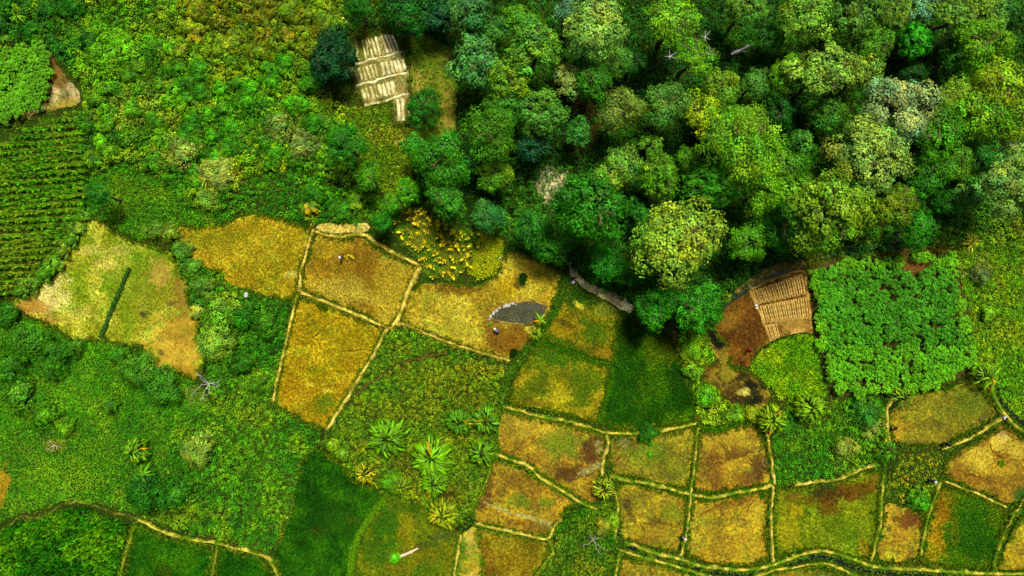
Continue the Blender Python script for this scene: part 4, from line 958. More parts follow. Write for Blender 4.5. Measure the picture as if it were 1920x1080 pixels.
    veg('leafy_vegetation', 'deep green bean-like crop at the bottom edge beside the ditch fork',
        [(1048,1004),(1072,990),(1098,1004),(1135,1030),(1156,1044),(1148,1095),(1000,1095),(1024,1062),(1040,1036),(1038,1020)],
        [(60,112,10),(86,132,14),(120,142,24)], [(1065,1010,20,24,(60,128,14),.6)], 9, .2, .32, 12, .13, .08, 29, grass=(6, .25, .2, .05, [(60,112,10),(96,130,16)]))
    veg('weeds', 'strip of scrubby plants under the stream above the cassava',
        [(1505,490),(1560,484),(1640,474),(1720,468),(1790,464),(1830,455),(1810,480),(1790,478),(1700,482),(1600,490),(1520,500)],
        [(66,88,16),(92,112,18),(124,138,24)], [(1740,485,40,10,(150,168,20),.8),(1600,492,50,8,(40,110,20),.6)], 3.0, .34, .5, 18, .19, .10, 30, grass=(7, .5, .4, .07, [(84,96,24),(110,124,30)]))
    veg('weeds', 'dry brush tufts on the brown bank above the bedded plot', [(1376,550),(1398,530),(1432,508),(1464,494),(1492,484),(1510,490),(1500,498),(1468,506),(1430,522),(1400,542)],
        [(120,104,40),(150,124,60)], [(1490,490,20,8,(96,124,40),.6)], 0, 0, 0, 0, 0, 0, 31, grass=(10, .35, .35, .05, [(110,100,40),(160,132,70),(96,110,40)]))
    veg('weeds', 'broken straw litter on the heap above the dug paddy', [(590,426),(612,420),(650,423),(690,419),(692,430),(676,436),(640,437),(605,433)],
        [(190,160,80)], [], 0, 0, 0, 0, 0, 0, 32, grass=(14, .12, .4, .05, [(200,170,90),(180,146,70),(220,196,120)]))
    veg('pond_weeds', 'floating weeds and leaf litter on the left half of the pond', [(922,596),(930,586),(948,578),(965,575),(968,588),(975,600),(985,606),(965,606),(940,603),(928,600)],
        [(84,104,24),(120,110,40),(150,120,60)], [(932,592,8,6,(90,150,30),.8)], 0, 0, 0, 0, 0, 0, 33, avoid=False, grass=(9, .12, .16, .07, [(70,96,20),(130,116,44),(100,130,24)]))
    veg('weeds', 'ragged leaf scraps over the charred strip', [(1312,706),(1335,670),(1350,650),(1366,690),(1405,696),(1430,716),(1445,750),(1405,760),(1370,752),(1340,724)],
        [(130,120,40)], [], 0, 0, 0, 0, 0, 0, 34, avoid=False, grass=(5, .15, .2, .06, [(150,120,50),(100,130,24),(60,44,24),(36,34,34)]),
        )
build_stuff()

# ------------------------------------------------------------------ trees and shrubs
def crown_mesh(name, R, species, seed, mat='canopy'):
    """foliage around (0,0,0) = crown centre; R crown radius. Colours are factors around 1."""
    r = np.random.default_rng(seed)
    sp = dict(
        lobed=dict(fl=.22, nl=40, sub=12, fr=.32, nf=12, L=.30, Wd=.20, flat=.72, tip=.22, low=-.1),
        feather=dict(fl=.19, nl=46, sub=10, fr=.34, nf=12, L=.26, Wd=.12, flat=.5, tip=.25, low=.0),
        mango=dict(fl=.15, nl=95, sub=9, fr=.42, nf=10, L=.38, Wd=.16, flat=.78, tip=.30, low=-.2),
        round=dict(fl=.13, nl=110, sub=9, fr=.42, nf=10, L=.22, Wd=.13, flat=.85, tip=.2, low=-.2),
        loose=dict(fl=.24, nl=40, sub=10, fr=.40, nf=12, L=.28, Wd=.15, flat=.75, tip=.2, low=-.2),
    )[species]
    C, N, B = [], [], []
    nl = int(sp['nl'] * (0.55 + R / 8))
    # uneven outline: a few big boughs give the crown its shape
    boughs = dome_dirs(12, r, -.05)
    blen = r.uniform(.48, 1.22, 12)
    for i in range(nl):
        d = dome_dirs(1, r, sp['low'])[0]
        w = np.exp(9 * (boughs @ d - 1))
        reach = (w @ blen) / w.sum()
        rr = R * reach * (r.uniform(.72, 1.0) if r.uniform() < .85 else r.uniform(.3, .7))
        lc = d * rr * np.array([1, 1, sp['flat']])
        lr = R * sp['fl'] * r.uniform(.75, 1.35) + .15
        tone = r.uniform(.55, 1.4)
        hue = r.normal(0, .12)
        ns = max(3, int(sp['sub'] * lr / .9))
        sd = dome_dirs(ns, r, -.3)
        sc = lc + sd * lr * r.uniform(.7, 1.0, (ns, 1)) * np.array([1, 1, .8])
        fr = lr * sp['fr'] * r.uniform(.8, 1.3, ns) + .08
        nf = sp['nf']
        ld = dome_dirs(ns * nf, r, -.25)
        k = np.repeat(np.arange(ns), nf)
        pos = sc[k] + ld * fr[k][:, None] * r.uniform(.6, 1.05, (ns * nf, 1))
        nn = norm(ld * .5 + sd[k] * .8 + d * .35 + np.array([0, 0, .3]) + r.normal(0, .28, (ns * nf, 3)))
        v = r.uniform(.7, 1.3, ns * nf) * tone * r.uniform(.55, 1.4, ns)[k]
        c = v[:, None] * np.array([1 + hue * 1.5, 1, 1 - hue])
        t = r.uniform(0, 1, ns * nf) < sp['tip']
        c[t] *= np.array([1.35, 1.25, .75])
        C.append(pos); N.append(nn); B.append(c)
    C, N, B = np.concatenate(C), np.concatenate(N), np.concatenate(B)
    m = len(C)
    sc = .8 + .12 * R / 3
    v, f = leaf_quads(C, N, sp['L'] * sc * r.uniform(.75, 1.3, m), sp['Wd'] * sc * r.uniform(.75, 1.3, m), r)
    me = mesh_np(name, v, f, np.repeat(B, 4, 0))
    me.materials.append(M[mat])
    return me

def tube(mb, pts, rad, sides=6, c=(1, 1, 1)):
    pts = np.asarray(pts, float)
    n = len(pts)
    t = norm(np.gradient(pts, axis=0))
    ref = np.array([0, 0, 1.0]) if abs(t[0, 2]) < .9 else np.array([1.0, 0, 0])
    u = norm(np.cross(t, ref))
    w = np.cross(t, u)
    a = np.linspace(0, 2 * math.pi, sides, endpoint=False)
    ring = u[:, None] * np.cos(a)[None, :, None] + w[:, None] * np.sin(a)[None, :, None]
    v = (pts[:, None] + ring * np.asarray(rad, float).reshape(-1, 1, 1)).reshape(-1, 3)
    i = np.arange(n * sides).reshape(n, sides)
    j = np.roll(i, -1, 1)
    f = np.stack([i[:-1], j[:-1], j[1:], i[1:]], -1).reshape(-1, 4)
    mb.add(v, f, np.array(c, float))
    # end cap
    tipc = np.vstack([v[-sides:], pts[-1:] + t[-1] * rad[-1] * .6])
    cap = np.stack([np.arange(sides), np.roll(np.arange(sides), -1), np.full(sides, sides), np.full(sides, sides)], 1)
    return v

def trunk_mesh(name, h, R, flat, seed, pale=False):
    """tapered trunk from the ground to the crown centre (0,0,h), limbs out into the crown; origin on the ground"""
    r = np.random.default_rng(seed)
    mb = MB()
    zs = np.linspace(0, h + R * .25, 6)
    wob = r.normal(0, .05 * R, (6, 2)); wob[0] = 0
    pts = np.column_stack([wob, zs])
    r0 = .055 * R + .05
    tube(mb, pts, np.linspace(r0 * 1.3, r0 * .55, 6), 7)
    for k in range(9 if R > 2.5 else 5):
        a = k * 2.4 + r.uniform(-.3, .3)
        el = r.uniform(.25, 1.0)
        L = R * r.uniform(.5, .72)
        st = pts[r.integers(3, 6)]
        d = np.array([math.cos(a) * math.cos(el), math.sin(a) * math.cos(el), math.sin(el) * flat])
        q = np.stack([st + d * L * t + np.array([0, 0, .12 * L * math.sin(t * 3.1)]) + r.normal(0, .04 * L, 3) * t for t in (0, .35, .7, 1)])
        tube(mb, q, np.array([r0 * .5, r0 * .36, r0 * .22, r0 * .1]), 5)
        for s in (-1, 1):
            b = a + s * r.uniform(.4, .8)
            d2 = np.array([math.cos(b) * math.cos(el), math.sin(b) * math.cos(el), math.sin(el) * flat])
            q2 = np.stack([q[2] + d2 * L * .4 * t for t in (0, .5, 1)])
            tube(mb, q2, np.array([r0 * .2, r0 * .14, r0 * .06]), 4)
    me = mb.mesh(name, True)
    me.materials.append(M['bark'])
    return me

FLATS = dict(lobed=.72, feather=.5, mango=.78, round=.85, loose=.75)
CROWNS = {}
def crown_for(species, R):
    cls = min((1.4, 2.2, 3.2, 4.6), key=lambda q: abs(math.log(q / R)))
    lst = CROWNS.setdefault((species, cls), [])
    if len(lst) < 3:
        i = len(lst)
        lst.append((crown_mesh('crown', cls, species, 500 + hash((cls,)) % 97 + i * 31 + len(species) * 7), trunk_mesh('trunk', cls * 1.9, cls, FLATS[species], 900 + i, species == 'feather')))
        return cls, lst[-1]
    return cls, lst[random.randrange(3)]

def tree(px, py, rpx, species, rgb, label, hgt=None, name='broadleaf_tree', group='forest trees', lift=1.0):
    """px, py, rpx: where and how large the crown shows; it stands at its own height over the ground"""
    Rg = rpx * S
    h = hgt if hgt else min(11.5, 1.9 + Rg * 1.75)       # height of the crown centre
    R = Rg * (H - h) / H * 1.08
    cls, (cm, tm) = crown_for(species, R)
    x, y, _ = P(px, py, h)
    rz = random.uniform(0, 6.28)
    root = empty(name, (x, y, 0), label, 'tree', group, rz)
    s = R / cls
    t = obj('trunk', tm, None, root)
    t.scale = (s, s, h / (cls * 1.9))
    c = obj('crown', cm, None, root)
    c.location = (0, 0, h)
    c.scale = (s * random.uniform(.86, 1.14), s * random.uniform(.86, 1.14), s)
    c.rotation_euler = (random.uniform(-.22, .22), random.uniform(-.22, .22), 0)
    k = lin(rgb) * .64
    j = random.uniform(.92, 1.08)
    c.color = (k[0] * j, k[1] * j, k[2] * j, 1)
    return root

PALE_G, GREY_G, YEL_G, MID, VIVID = (150,182,84), (158,184,126), (148,182,30), (84,146,36), (92,170,18)
DARK, TEAL, OLV, BLU, LITE = (34,98,20), (62,130,84), (116,148,44), (104,156,120), (116,170,44)
TREES = [
 (1113,48,64,'lobed',(150,190,84),'large rounded pale green tree at the top of the forest, left of the pale-branched tree'),
 (1062,22,24,'loose',BLU,'small blue-green tree tucked left of the large rounded pale tree'),
 (1003,92,54,'lobed',(96,154,44),'lobed mid-green tree below and left of the large rounded pale tree'),
 (893,122,44,'lobed',(92,156,76),'bluish green tree on the left edge of the forest, nearest the sandy beds'),
 (950,152,44,'lobed',(126,170,30),'yellow-green tree just right of the bluish edge tree'),
 (1070,150,30,'lobed',(152,170,84),'pale olive tree in the middle of the upper forest cluster'),
 (1116,148,44,'feather',(72,146,26),'fresh green feathery tree below the large rounded pale tree'),
 (1152,105,30,'loose',(104,160,50),'mid-green tree at the lower right of the large rounded pale tree'),
 (1015,215,46,'lobed',(100,162,52),'green tree with sunny tops above the forest bare patch'),
 (958,205,36,'loose',(60,128,24),'deep green tree below the yellow-green edge tree'),
 (1158,205,44,'loose',(122,148,54),'twiggy olive tree beside the dark reddish clearing'),
 (878,8,46,'lobed',(76,140,72),'teal green tree cut by the top edge above the bluish edge tree'),
 (975,38,30,'loose',(92,160,28),'bright green small tree left of the top of the large pale tree'),
 (926,58,28,'loose',(70,134,44),'mid-green small tree above the bluish edge tree'),
 (757,22,46,'loose',(38,112,22),'dark green tree above the sandy beds at the top edge',4.5),
 (818,26,32,'lobed',(28,88,50),'blue-black tree right of the dark tree over the sandy beds',4.0),
 (672,14,26,'round',(46,126,20),'small rounded green tree at the top edge, left of the sandy beds'),
 (918,246,60,'loose',(80,142,18),'broad yellow-tinged dark tree on the forest edge right of the sandy beds'),
 (1000,272,28,'loose',(44,108,70),'blue-dark tree just left of the reddish clearing floor'),
 (828,300,48,'loose',(64,146,18),'leafy mid-green tree below the thin soil patch'),
 (934,330,33,'loose',(112,166,24),'light green tree left of the greyish bare patch'),
 (838,376,40,'mango',(64,136,28),'rounded dark tree with bright leaf tips above the withering maize'),
 (766,360,25,'round',(84,170,18),'smooth bright green round tree near the straw heap'),
 (733,382,19,'round',(84,164,22),'smaller smooth round tree touching the bright round one'),
 (793,204,32,'round',(36,116,16),'dark rounded tree touching the tail of the sandy beds',3.0),
 (620,108,46,'mango',(18,76,36),'very dark blue-green tree left of the sandy beds',4.0),
 (650,276,35,'round',(50,134,18),'rounded green tree in the grass below the sandy beds'),
 (186,366,25,'round',(46,126,18),'round green tree at the maize rows upper right corner'),
 (912,400,28,'loose',(64,140,60),'bluish green bush tree beside the withering maize'),
 (716,416,20,'round',(44,130,18),'small green tree at the right end of the straw heap'),
 (1262,36,54,'feather',(120,178,28),'tall feathery yellow-green tree with bare whitish branches at the top'),
 (1300,108,50,'feather',(110,172,26),'lower feathery tree joined under the tall whitish-branched one'),
 (1512,32,48,'lobed',(130,178,52),'light lobed tree at the top edge, right of the fallen grey log'),
 (1398,14,40,'lobed',(106,158,50),'mid-green tree cut by the top edge above the fallen grey log'),
 (1250,200,40,'loose',(104,164,62),'soft green tree below the feathery trees'),
 (1355,168,36,'loose',(124,168,36),'yellow-green tree below the fallen grey log'),
 (1418,158,28,'loose',(88,148,52),'small bluish tree right of the yellow-green tree under the fallen log'),
 (1478,134,38,'feather',(116,176,16),'bright lime feathery tree between log and pale trees'),
 (1540,142,52,'lobed',(146,184,66),'pale green tree with yellow crown top, right of the lime feathery tree'),
 (1312,216,36,'loose',(150,178,12),'tree dotted with yellow leaves in the mid forest'),
 (1402,232,40,'loose',(124,176,30),'light yellow-green tree above the big bright mid-forest tree'),
 (1340,248,30,'lobed',(132,176,122),'pale blue-green tree between the yellow-dotted tree and the big bright one'),
 (1602,24,54,'lobed',(98,142,40),'olive tree at the top edge left of the blue-grey one'),
 (1668,20,42,'lobed',(112,148,38),'second olive tree at the top edge, touching the blue-grey one'),
 (1728,12,38,'lobed',(112,168,136),'blue-grey tree at the top edge of the right forest'),
 (1636,82,46,'feather',(84,142,24),'olive feathery tree under the two olive top trees'),
 (1710,75,34,'mango',(50,150,10),'dark tree with glossy vivid leaves right of the olive feathery tree'),
 (1790,30,46,'lobed',(130,174,56),'light lobed tree at the top right beside the dark gap'),
 (1850,30,40,'lobed',(116,164,56),'light green tree at the top right corner group'),
 (1893,10,32,'loose',(66,128,40),'darker tree in the top right corner'),
 (1836,88,50,'loose',(116,180,14),'vivid green tree on the upper right side'),
 (1792,106,32,'loose',(62,134,22),'darker green tree left of the vivid green upper right tree'),
 (1620,128,42,'lobed',(136,178,62),'pale tree just above the grey-white crown'),
 (1680,205,60,'lobed',(166,192,134),'grey-white crowned tree, the palest of the forest'),
 (1630,292,68,'lobed',(148,186,82),'big pale green tree touching the grey-white crown from below'),
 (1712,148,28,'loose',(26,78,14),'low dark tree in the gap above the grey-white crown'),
 (1790,185,46,'feather',(140,178,36),'yellowish feathery tree at the right of the dark gap'),
 (1872,165,54,'loose',(156,186,16),'yellow-green tree with golden tops near the right edge'),
 (1832,222,50,'lobed',(110,170,26),'green lobed tree below the golden topped one'),
 (1895,232,34,'loose',(126,176,18),'yellow-green tree at the right edge above the bare dead branches'),
 (1112,392,80,'mango',(56,136,18),'huge dark tree with bright speckled leaf tips in mid forest edge'),
 (1140,336,25,'lobed',(136,172,44),'small pale tree over the huge speckled dark tree'),
 (1170,308,30,'loose',(108,158,50),'light green tree above the huge speckled dark tree'),
 (1222,274,20,'lobed',(118,176,42),'small bright tree between speckled and yellow-dotted trees'),
 (1236,330,42,'mango',(96,152,20),'olive speckled tree with one bare white branch'),
 (1392,276,74,'loose',(124,180,22),'big bright yellow-green tree in the mid forest'),
 (1332,352,48,'mango',(70,150,16),'dark vivid tree left of and below the big bright mid-forest tree'),
 (1432,362,44,'loose',(108,174,10),'vivid lime tree below the big bright mid-forest tree'),
 (1268,450,84,'lobed',(154,184,54),'largest pale yellow-green tree at the forest edge above the paddies'),
 (1402,452,38,'loose',(96,170,14),'bright green tree right of the largest pale forest-edge tree'),
 (1462,425,44,'loose',(44,118,18),'dark green tree between the bright green and the big sunny edge tree'),
 (1546,402,74,'lobed',(124,170,28),'big sunny tree with bare twigs above the stream'),
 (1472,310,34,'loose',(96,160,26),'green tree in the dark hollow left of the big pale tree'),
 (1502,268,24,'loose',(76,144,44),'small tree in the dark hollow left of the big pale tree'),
 (1678,382,48,'feather',(128,158,14),'yellow-tinged feathery tree right of the big sunny tree'),
 (1642,402,26,'loose',(134,136,44),'brownish small tree beside the yellow-tinged feathery one'),
 (1752,252,48,'loose',(86,156,20),'green tree right of the big pale tree across the gap'),
 (1742,332,36,'loose',(66,140,18),'green bushy tree below the gap at the right'),
 (1786,312,30,'loose',(100,162,34),'light bushy tree near the right dark pocket'),
 (1886,346,58,'lobed',(130,172,78),'pale grey-green tree at the right edge under the dead branches'),
 (1806,372,24,'loose',(96,152,62),'small bluish bush tree left of the pale right edge tree'),
 (1722,432,30,'loose',(56,142,18),'bushy green tree at the forest foot above the stream'),
 (1222,582,38,'mango',(54,142,16),'dark glossy tree at the right end of the pale footpath'),
 (1306,578,44,'mango',(58,146,16),'dark glossy tree beside the brown dug field'),
 (1262,572,30,'mango',(44,126,16),'dark glossy tree between the two others over the reddish path'),
 (1000,430,34,'loose',(50,132,28),'bushy green tree above the tan mud of the pond paddy'),
 (1040,465,30,'loose',(60,142,18),'bushy green tree left of the footpath head'),
 (1132,488,30,'loose',(44,138,14),'low leafy tree above the pale footpath'),
 (1176,512,24,'loose',(56,144,14),'small leafy tree over the right half of the pale footpath'),
 (690,330,26,'loose',(80,146,18),'light shrubby tree above the smaller smooth round tree'),
 (780,280,24,'loose',(58,138,24),'bushy tree at the right end of the short pale trail'),
 (885,300,24,'loose',(40,116,30),'dark bushy tree between leafy and broad edge trees'),
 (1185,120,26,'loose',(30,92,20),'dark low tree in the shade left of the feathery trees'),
 (1440,70,26,'loose',(44,112,20),'dark low tree right of the fallen grey log'),
 (1560,215,28,'loose',(84,148,40),'mid-green tree left of the grey-white crown'),
 (1290,300,26,'loose',(88,152,24),'small green tree between olive speckled and pale blue trees'),
 (1500,345,28,'loose',(104,166,22),'light tree above the left shoulder of the big sunny tree'),
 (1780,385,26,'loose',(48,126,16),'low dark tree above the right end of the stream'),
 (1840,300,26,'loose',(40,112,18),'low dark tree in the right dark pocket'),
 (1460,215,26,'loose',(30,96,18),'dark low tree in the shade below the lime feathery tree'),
 (1085,250,22,'loose',(52,120,40),'small bluish tree at the reddish clearing rim'),
 (1200,400,22,'loose',(44,118,20),'dark small tree wedged left of the largest pale edge tree'),
]
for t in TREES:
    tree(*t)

# shrubs: countable bushes outside the forest
SHRUB_MESH = {}
def shrub(px, py, rpx, rgb, label, group=None, species='loose', name='shrub', cat='shrub'):
    Rg = rpx * S
    h = Rg * .45
    cls = min((.9, 1.7, 2.8), key=lambda q: abs(math.log(q / Rg)))
    lst = SHRUB_MESH.setdefault((species, cls), [])
    if len(lst) < 3:
        lst.append(crown_mesh('shrub', cls, species, 1500 + len(lst) * 17 + int(cls * 10), 'leaf'))
        me = lst[-1]
    else:
        me = lst[random.randrange(3)]
    x, y, _ = P(px, py, h)
    o = obj(name, me, None, label=label, cat=cat, group=group)
    s = Rg / cls
    o.location = (x, y, h)
    o.rotation_euler = (0, 0, random.uniform(0, 6.28))
    o.scale = (s, s, s * .95)
    k = lin(rgb) * random.uniform(.7, .9)
    o.color = (*(k * np.array([1.2, 1, 1] if rgb[0] < 110 else [.85, 1, 1.8])), 1)
    return o

SHRUBS = [
 (158,405,13,(70,140,34),'topmost of eight hedge shrubs between maize rows and fallow field'),
 (146,428,14,(92,148,56),'second from the top of eight hedge shrubs between maize rows and fallow field'),
 (133,452,15,(74,142,40),'third from the top of eight hedge shrubs between maize rows and fallow field'),
 (118,473,15,(100,152,60),'fourth from the top of eight hedge shrubs between maize rows and fallow field'),
 (104,495,16,(80,146,44),'fifth from the top of eight hedge shrubs between maize rows and fallow field'),
 (85,512,17,(66,138,36),'sixth from the top of eight hedge shrubs between maize rows and fallow field'),
 (64,530,16,(90,150,52),'seventh from the top of eight hedge shrubs between maize rows and fallow field'),
 (40,545,16,(70,140,40),'lowest of eight hedge shrubs between maize rows and fallow field'),
 (455,590,26,(40,116,16),'dark leafy shrub in the crop right of the white boulder'),
 (500,610,24,(52,126,16),'green leafy shrub in the crop beside the narrowing golden paddy'),
 (450,680,24,(44,118,16),'dark shrub in the middle of the leafy crop left of the golden paddy'),
 (490,720,20,(66,132,20),'lighter shrub at the foot of the leafy crop left of the golden paddy'),
 (20,690,28,(44,118,20),'dark shrub on the left frame edge above the meadow'),
 (140,650,18,(60,130,24),'small shrub under the middle of the fallow field'),
 (225,668,18,(56,128,24),'small shrub under the fallow field beside the bushy pair'),
 (345,292,28,(140,168,70),'pale olive shrub at the lower rim of the thicket'),
 (408,326,32,(158,178,78),'pale straw-green shrub at the lower thicket rim, right of the olive one'),
 (392,372,20,(120,158,50),'small pale shrub under the straw-green shrub'),
 (585,392,14,(178,180,44),'little yellow shrub above the golden curved paddy'),
 (565,270,28,(116,142,66),'greyish olive shrub in the lower right of the thicket'),
 (525,240,26,(110,140,58),'olive shrub next to the greyish one in the thicket'),
 (290,432,18,(84,148,60),'bluish shrub at the top corner of the fallow field'),
 (318,438,18,(104,154,56),'light shrub between fallow field and golden curved paddy'),
 (345,470,18,(84,150,60),'bluish hedge shrub below the light one on the paddy border'),
 (362,505,18,(76,146,54),'hedge shrub halfway down the fallow field right side'),
 (385,540,22,(76,142,56),'hedge shrub at the lower bend of the fallow field side'),
 (368,585,13,(160,184,70),'pale yellow shrub at the fallow field right side'),
 (405,645,36,(120,164,50),'large pale leafy shrub right of the fallow field foot'),
 (425,585,30,(92,152,44),'leafy green shrub under the white stone'),
 (60,640,46,(60,140,20),'broad dark leafy shrub at the left edge below the fallow field'),
 (100,672,36,(52,132,24),'leafy shrub right of the broad left edge one'),
 (15,590,24,(40,116,20),'dark shrub on the left frame edge at the fallow field tip'),
 (262,695,36,(64,140,36),'bushy shrub under the fallow field, left one of the pair'),
 (310,722,36,(56,134,36),'bushy shrub under the fallow field, right one of the pair'),
 (85,780,26,(64,138,14),'green shrub in the meadow above the pale stump'),
 (120,800,18,(80,148,20),'small shrub beside the green meadow shrub'),
 (40,745,30,(70,146,40),'bluish shrub at the left edge of the meadow'),
 (205,760,16,(60,128,24),'small dark shrub in the middle of the meadow'),
 (374,838,32,(130,164,60),'pale bush in the leafy crop right of the meadow bananas'),
 (275,920,40,(30,104,18),'dark bushy shrub above the bund fork of the bottom rice plots'),
 (330,930,30,(40,112,18),'second dark bushy shrub, right of the one over the bund fork'),
 (740,1046,11,(72,170,18),'bright green bush at the butt of the stripped log'),
 (1724,936,20,(66,150,18),'bright bush between the weedy clearing and rusty paddy'),
 (1214,815,18,(36,112,18),'dark shrub on the pale bund over the olive gold paddy'),
 (1219,832,5,(60,160,14),'tiny bush under the dark bund shrub'),
 (1219,853,5,(60,160,14),'tiny bush standing alone in the olive gold paddy'),
 (1625,775,24,(50,126,40),'bluish bush below the cassava corner'),
 (1585,838,20,(140,164,64),'pale spiky shrub in the tangled weeds'),
 (1630,800,18,(130,160,70),'small pale shrub near the olive paddy bund'),
 (1415,775,18,(150,170,24),'yellow shrub under the charred strip'),
 (1295,660,18,(96,160,20),'light shrub at the top of the bright shrubby strip'),
 (1300,700,16,(110,168,24),'light shrub in the middle of the bright shrubby strip'),
 (1325,745,20,(80,164,20),'light shrub in the elbow of the bright shrubby strip'),
 (1375,780,18,(110,164,28),'light shrub at the foot of the bright shrubby strip'),
 (1128,988,16,(96,128,40),'brownish tussock shrub at the ditch fork'),
 (1150,975,12,(126,170,20),'lime bush at the ditch fork'),
 (740,395,14,(60,150,20),'small bush between round tree and withering maize'),
 (640,395,18,(60,140,20),'green bush above the straw heap'),
 (670,380,16,(84,150,24),'lighter green bush above the straw heap'),
 (590,370,20,(44,128,24),'green bush above the little yellow shrub'),
 (640,850,12,(110,160,30),'small pale bush on the corner of the deep green lower paddy'),
 (625,835,12,(100,160,24),'small bush at the tip of the narrowing golden paddy'),
 (735,905,20,(72,140,20),'leafy bush beside the loose banana plant'),
 (1840,515,18,(110,132,64),'greyish tussock at the cassava right corner'),
 (1850,590,14,(110,166,24),'light shrub right of the cassava plot'),
]
for s_ in SHRUBS:
    shrub(*s_)

def thicket_shrubs():
    r = np.random.default_rng(55)
    pp = np.array(THICKET, float)
    p = scatter(pp, .16, 5)
    zones = [((-10, 180), (-10, 120), (32,110,18), 'dark leafy bush in the upper left corner of the thicket'),
             ((340, 620), (-10, 110), (112,140,16), 'yellowish bush in the brownish upper right of the thicket'),
             ((150, 340), (60, 330), (72,150,18), 'bright green bush in the left half of the thicket'),
             ((340, 660), (110, 360), (56,140,16), 'mid-green bush in the right half of the thicket')]
    for q in p:
        for (xa, xb), (ya, yb), c, lab in zones:
            if xa <= q[0] < xb and ya <= q[1] < yb:
                k = r.uniform(.85, 1.2)
                shrub(q[0], q[1], r.uniform(12, 21), tuple(np.clip(np.array(c) * k, 0, 255)), lab, 'bushes of the thicket', name='bush', cat='bush')
                break
thicket_shrubs()

# ------------------------------------------------------------------ crops one can count
def cassava_mesh(name, R, seed, hgt=1.3):
    r = np.random.default_rng(seed)
    m = 14
    C, N, B = [], [], []
    for i in range(m):
        a = i * 2.4 + r.uniform(-.4, .4)
        rr = R * (.25 + .7 * math.sqrt(i / m)) * r.uniform(.8, 1.1)
        z = hgt * (1 - .35 * (rr / R) ** 2) * r.uniform(.85, 1.1)
        hub = np.array([rr * math.cos(a), rr * math.sin(a), z])
        k = 15
        d = dome_dirs(k, r, -.1)
        pos = hub + d * R * .3 * np.array([1, 1, .7])
        C.append(pos)
        N.append(norm(d * .55 + np.array([0, 0, .8]) + r.normal(0, .25, (k, 3))))
        B.append(np.repeat(r.uniform(.8, 1.25), k)[:, None] * r.uniform(.75, 1.25, (k, 1)) * np.ones(3))
    C, N, B = map(np.concatenate, (C, N, B))
    mb = MB()
    n = len(C)
    v, f = leaf_quads(C, N, R * .27 * r.uniform(.8, 1.2, n), R * .19 * r.uniform(.8, 1.2, n), r)
    mb.add(v, f, np.repeat(B, 4, 0))
    for a in (0.3, 2.4, 4.5):
        tube(mb, [(0, 0, 0), (.25 * R * math.cos(a), .25 * R * math.sin(a), hgt * .5), (.4 * R * math.cos(a), .4 * R * math.sin(a), hgt * .85)], [.03, .025, .015], 4, (.9, .5, .4))
    me = mb.mesh(name)
    me.materials.append(M['leaf'])
    return me

CASS = [(1521,500),(1560,493),(1680,483),(1790,478),(1800,520),(1815,600),(1834,690),(1790,714),(1730,733),(1640,738),(1560,743),(1546,700),(1531,630),(1523,560)]
def build_cassava():
    r = np.random.default_rng(3)
    sheet('cassava_field', CASS, [(44,40,14),(62,52,20),(84,60,26)], [(1720,500,30,8,(112,62,28),.8),(1570,520,30,8,(110,70,30),.7)], M['dry'], 'dark soil of the dense square cassava plot', seed=41)
    ms = [cassava_mesh('cassava_plant', 1.0, 60 + i) for i in range(5)]
    p = scatter(np.array(CASS, float), .66, 9, jit=.3)
    for q in p:
        lowrow = q[1] > 655 - (q[0] - 1540) * .06 and q[1] > 650
        if inside(q[None], np.array([(1690,492),(1735,490),(1735,512),(1700,516)], float))[0]:
            continue
        edge = nearest(q[None], np.array(CASS, float))[0][0] < 16
        R = (10.5 if lowrow else 10.5) * S * r.uniform(.85, 1.2)
        o = obj('cassava_plant', ms[r.integers(0, 5)], None)
        x, y, _ = P(q[0], q[1], .8)
        o.location = (x, y, 0.02)
        o.rotation_euler = (0, 0, r.uniform(0, 6.28))
        o.scale = (R, R, r.uniform(.8, 1.15))
        if edge:
            c, lab = (84,172,18), 'light yellow-green cassava bush on the rim of the square plot'
        elif lowrow:
            c, lab = (76,168,22), 'light green rounded cassava bush in the lower rows of the square plot'
        elif q[0] > 1640 and q[1] < 640:
            c, lab = (54,142,26), 'bluish green cassava bush in the upper right of the square plot'
        else:
            c, lab = (60,152,26), 'bright green cassava bush in the square plot interior'
        k = lin(c) * r.uniform(.6, 1.0)
        o.color = (k[0] * 1.25, k[1], k[2], 1)
        tag(o, lab, 'cassava plant', 'cassava bushes of the square plot')
    # small plot at the left edge
    poly = [(-20,92),(40,84),(85,84),(92,120),(100,160),(95,190),(60,205),(30,225),(-20,240)]
    sheet('cassava_field', poly, [(70,50,20),(96,62,28)], [], M['dry'], 'reddish soil of the small bush plot at the left edge', seed=43)
    for q in scatter(np.array(poly, float), .8, 19):
        o = obj('cassava_plant', ms[r.integers(0, 5)], None)
        x, y, _ = P(q[0], q[1], .8)
        o.location = (x, y, 0.02)
        o.rotation_euler = (0, 0, r.uniform(0, 6.28))
        R = 12 * S * r.uniform(.8, 1.2)
        o.scale = (R, R, r.uniform(.75, 1.1))
        k = lin((84,156,20)) * r.uniform(.65, 1.0)
        o.color = (*k, 1)
        tag(o, 'light green cassava bush in the small plot at the left edge', 'cassava plant', 'cassava bushes of the small left plot')
build_cassava()

def maize_arrays(p, base, r, L=.6, h=1.3, nb=9, wid=.17):
    v, f, c = blades(p, base, h, L, wid, nb, r, z0=.02, k=.72)
    t, g, d = blades(p, np.repeat(lin((176,190,90))[None], len(p), 0), h * 1.25, .14, .05, 4, r, z0=.02)
    return np.concatenate([v, t]), np.concatenate([f, g + len(v)]), np.concatenate([c, d])

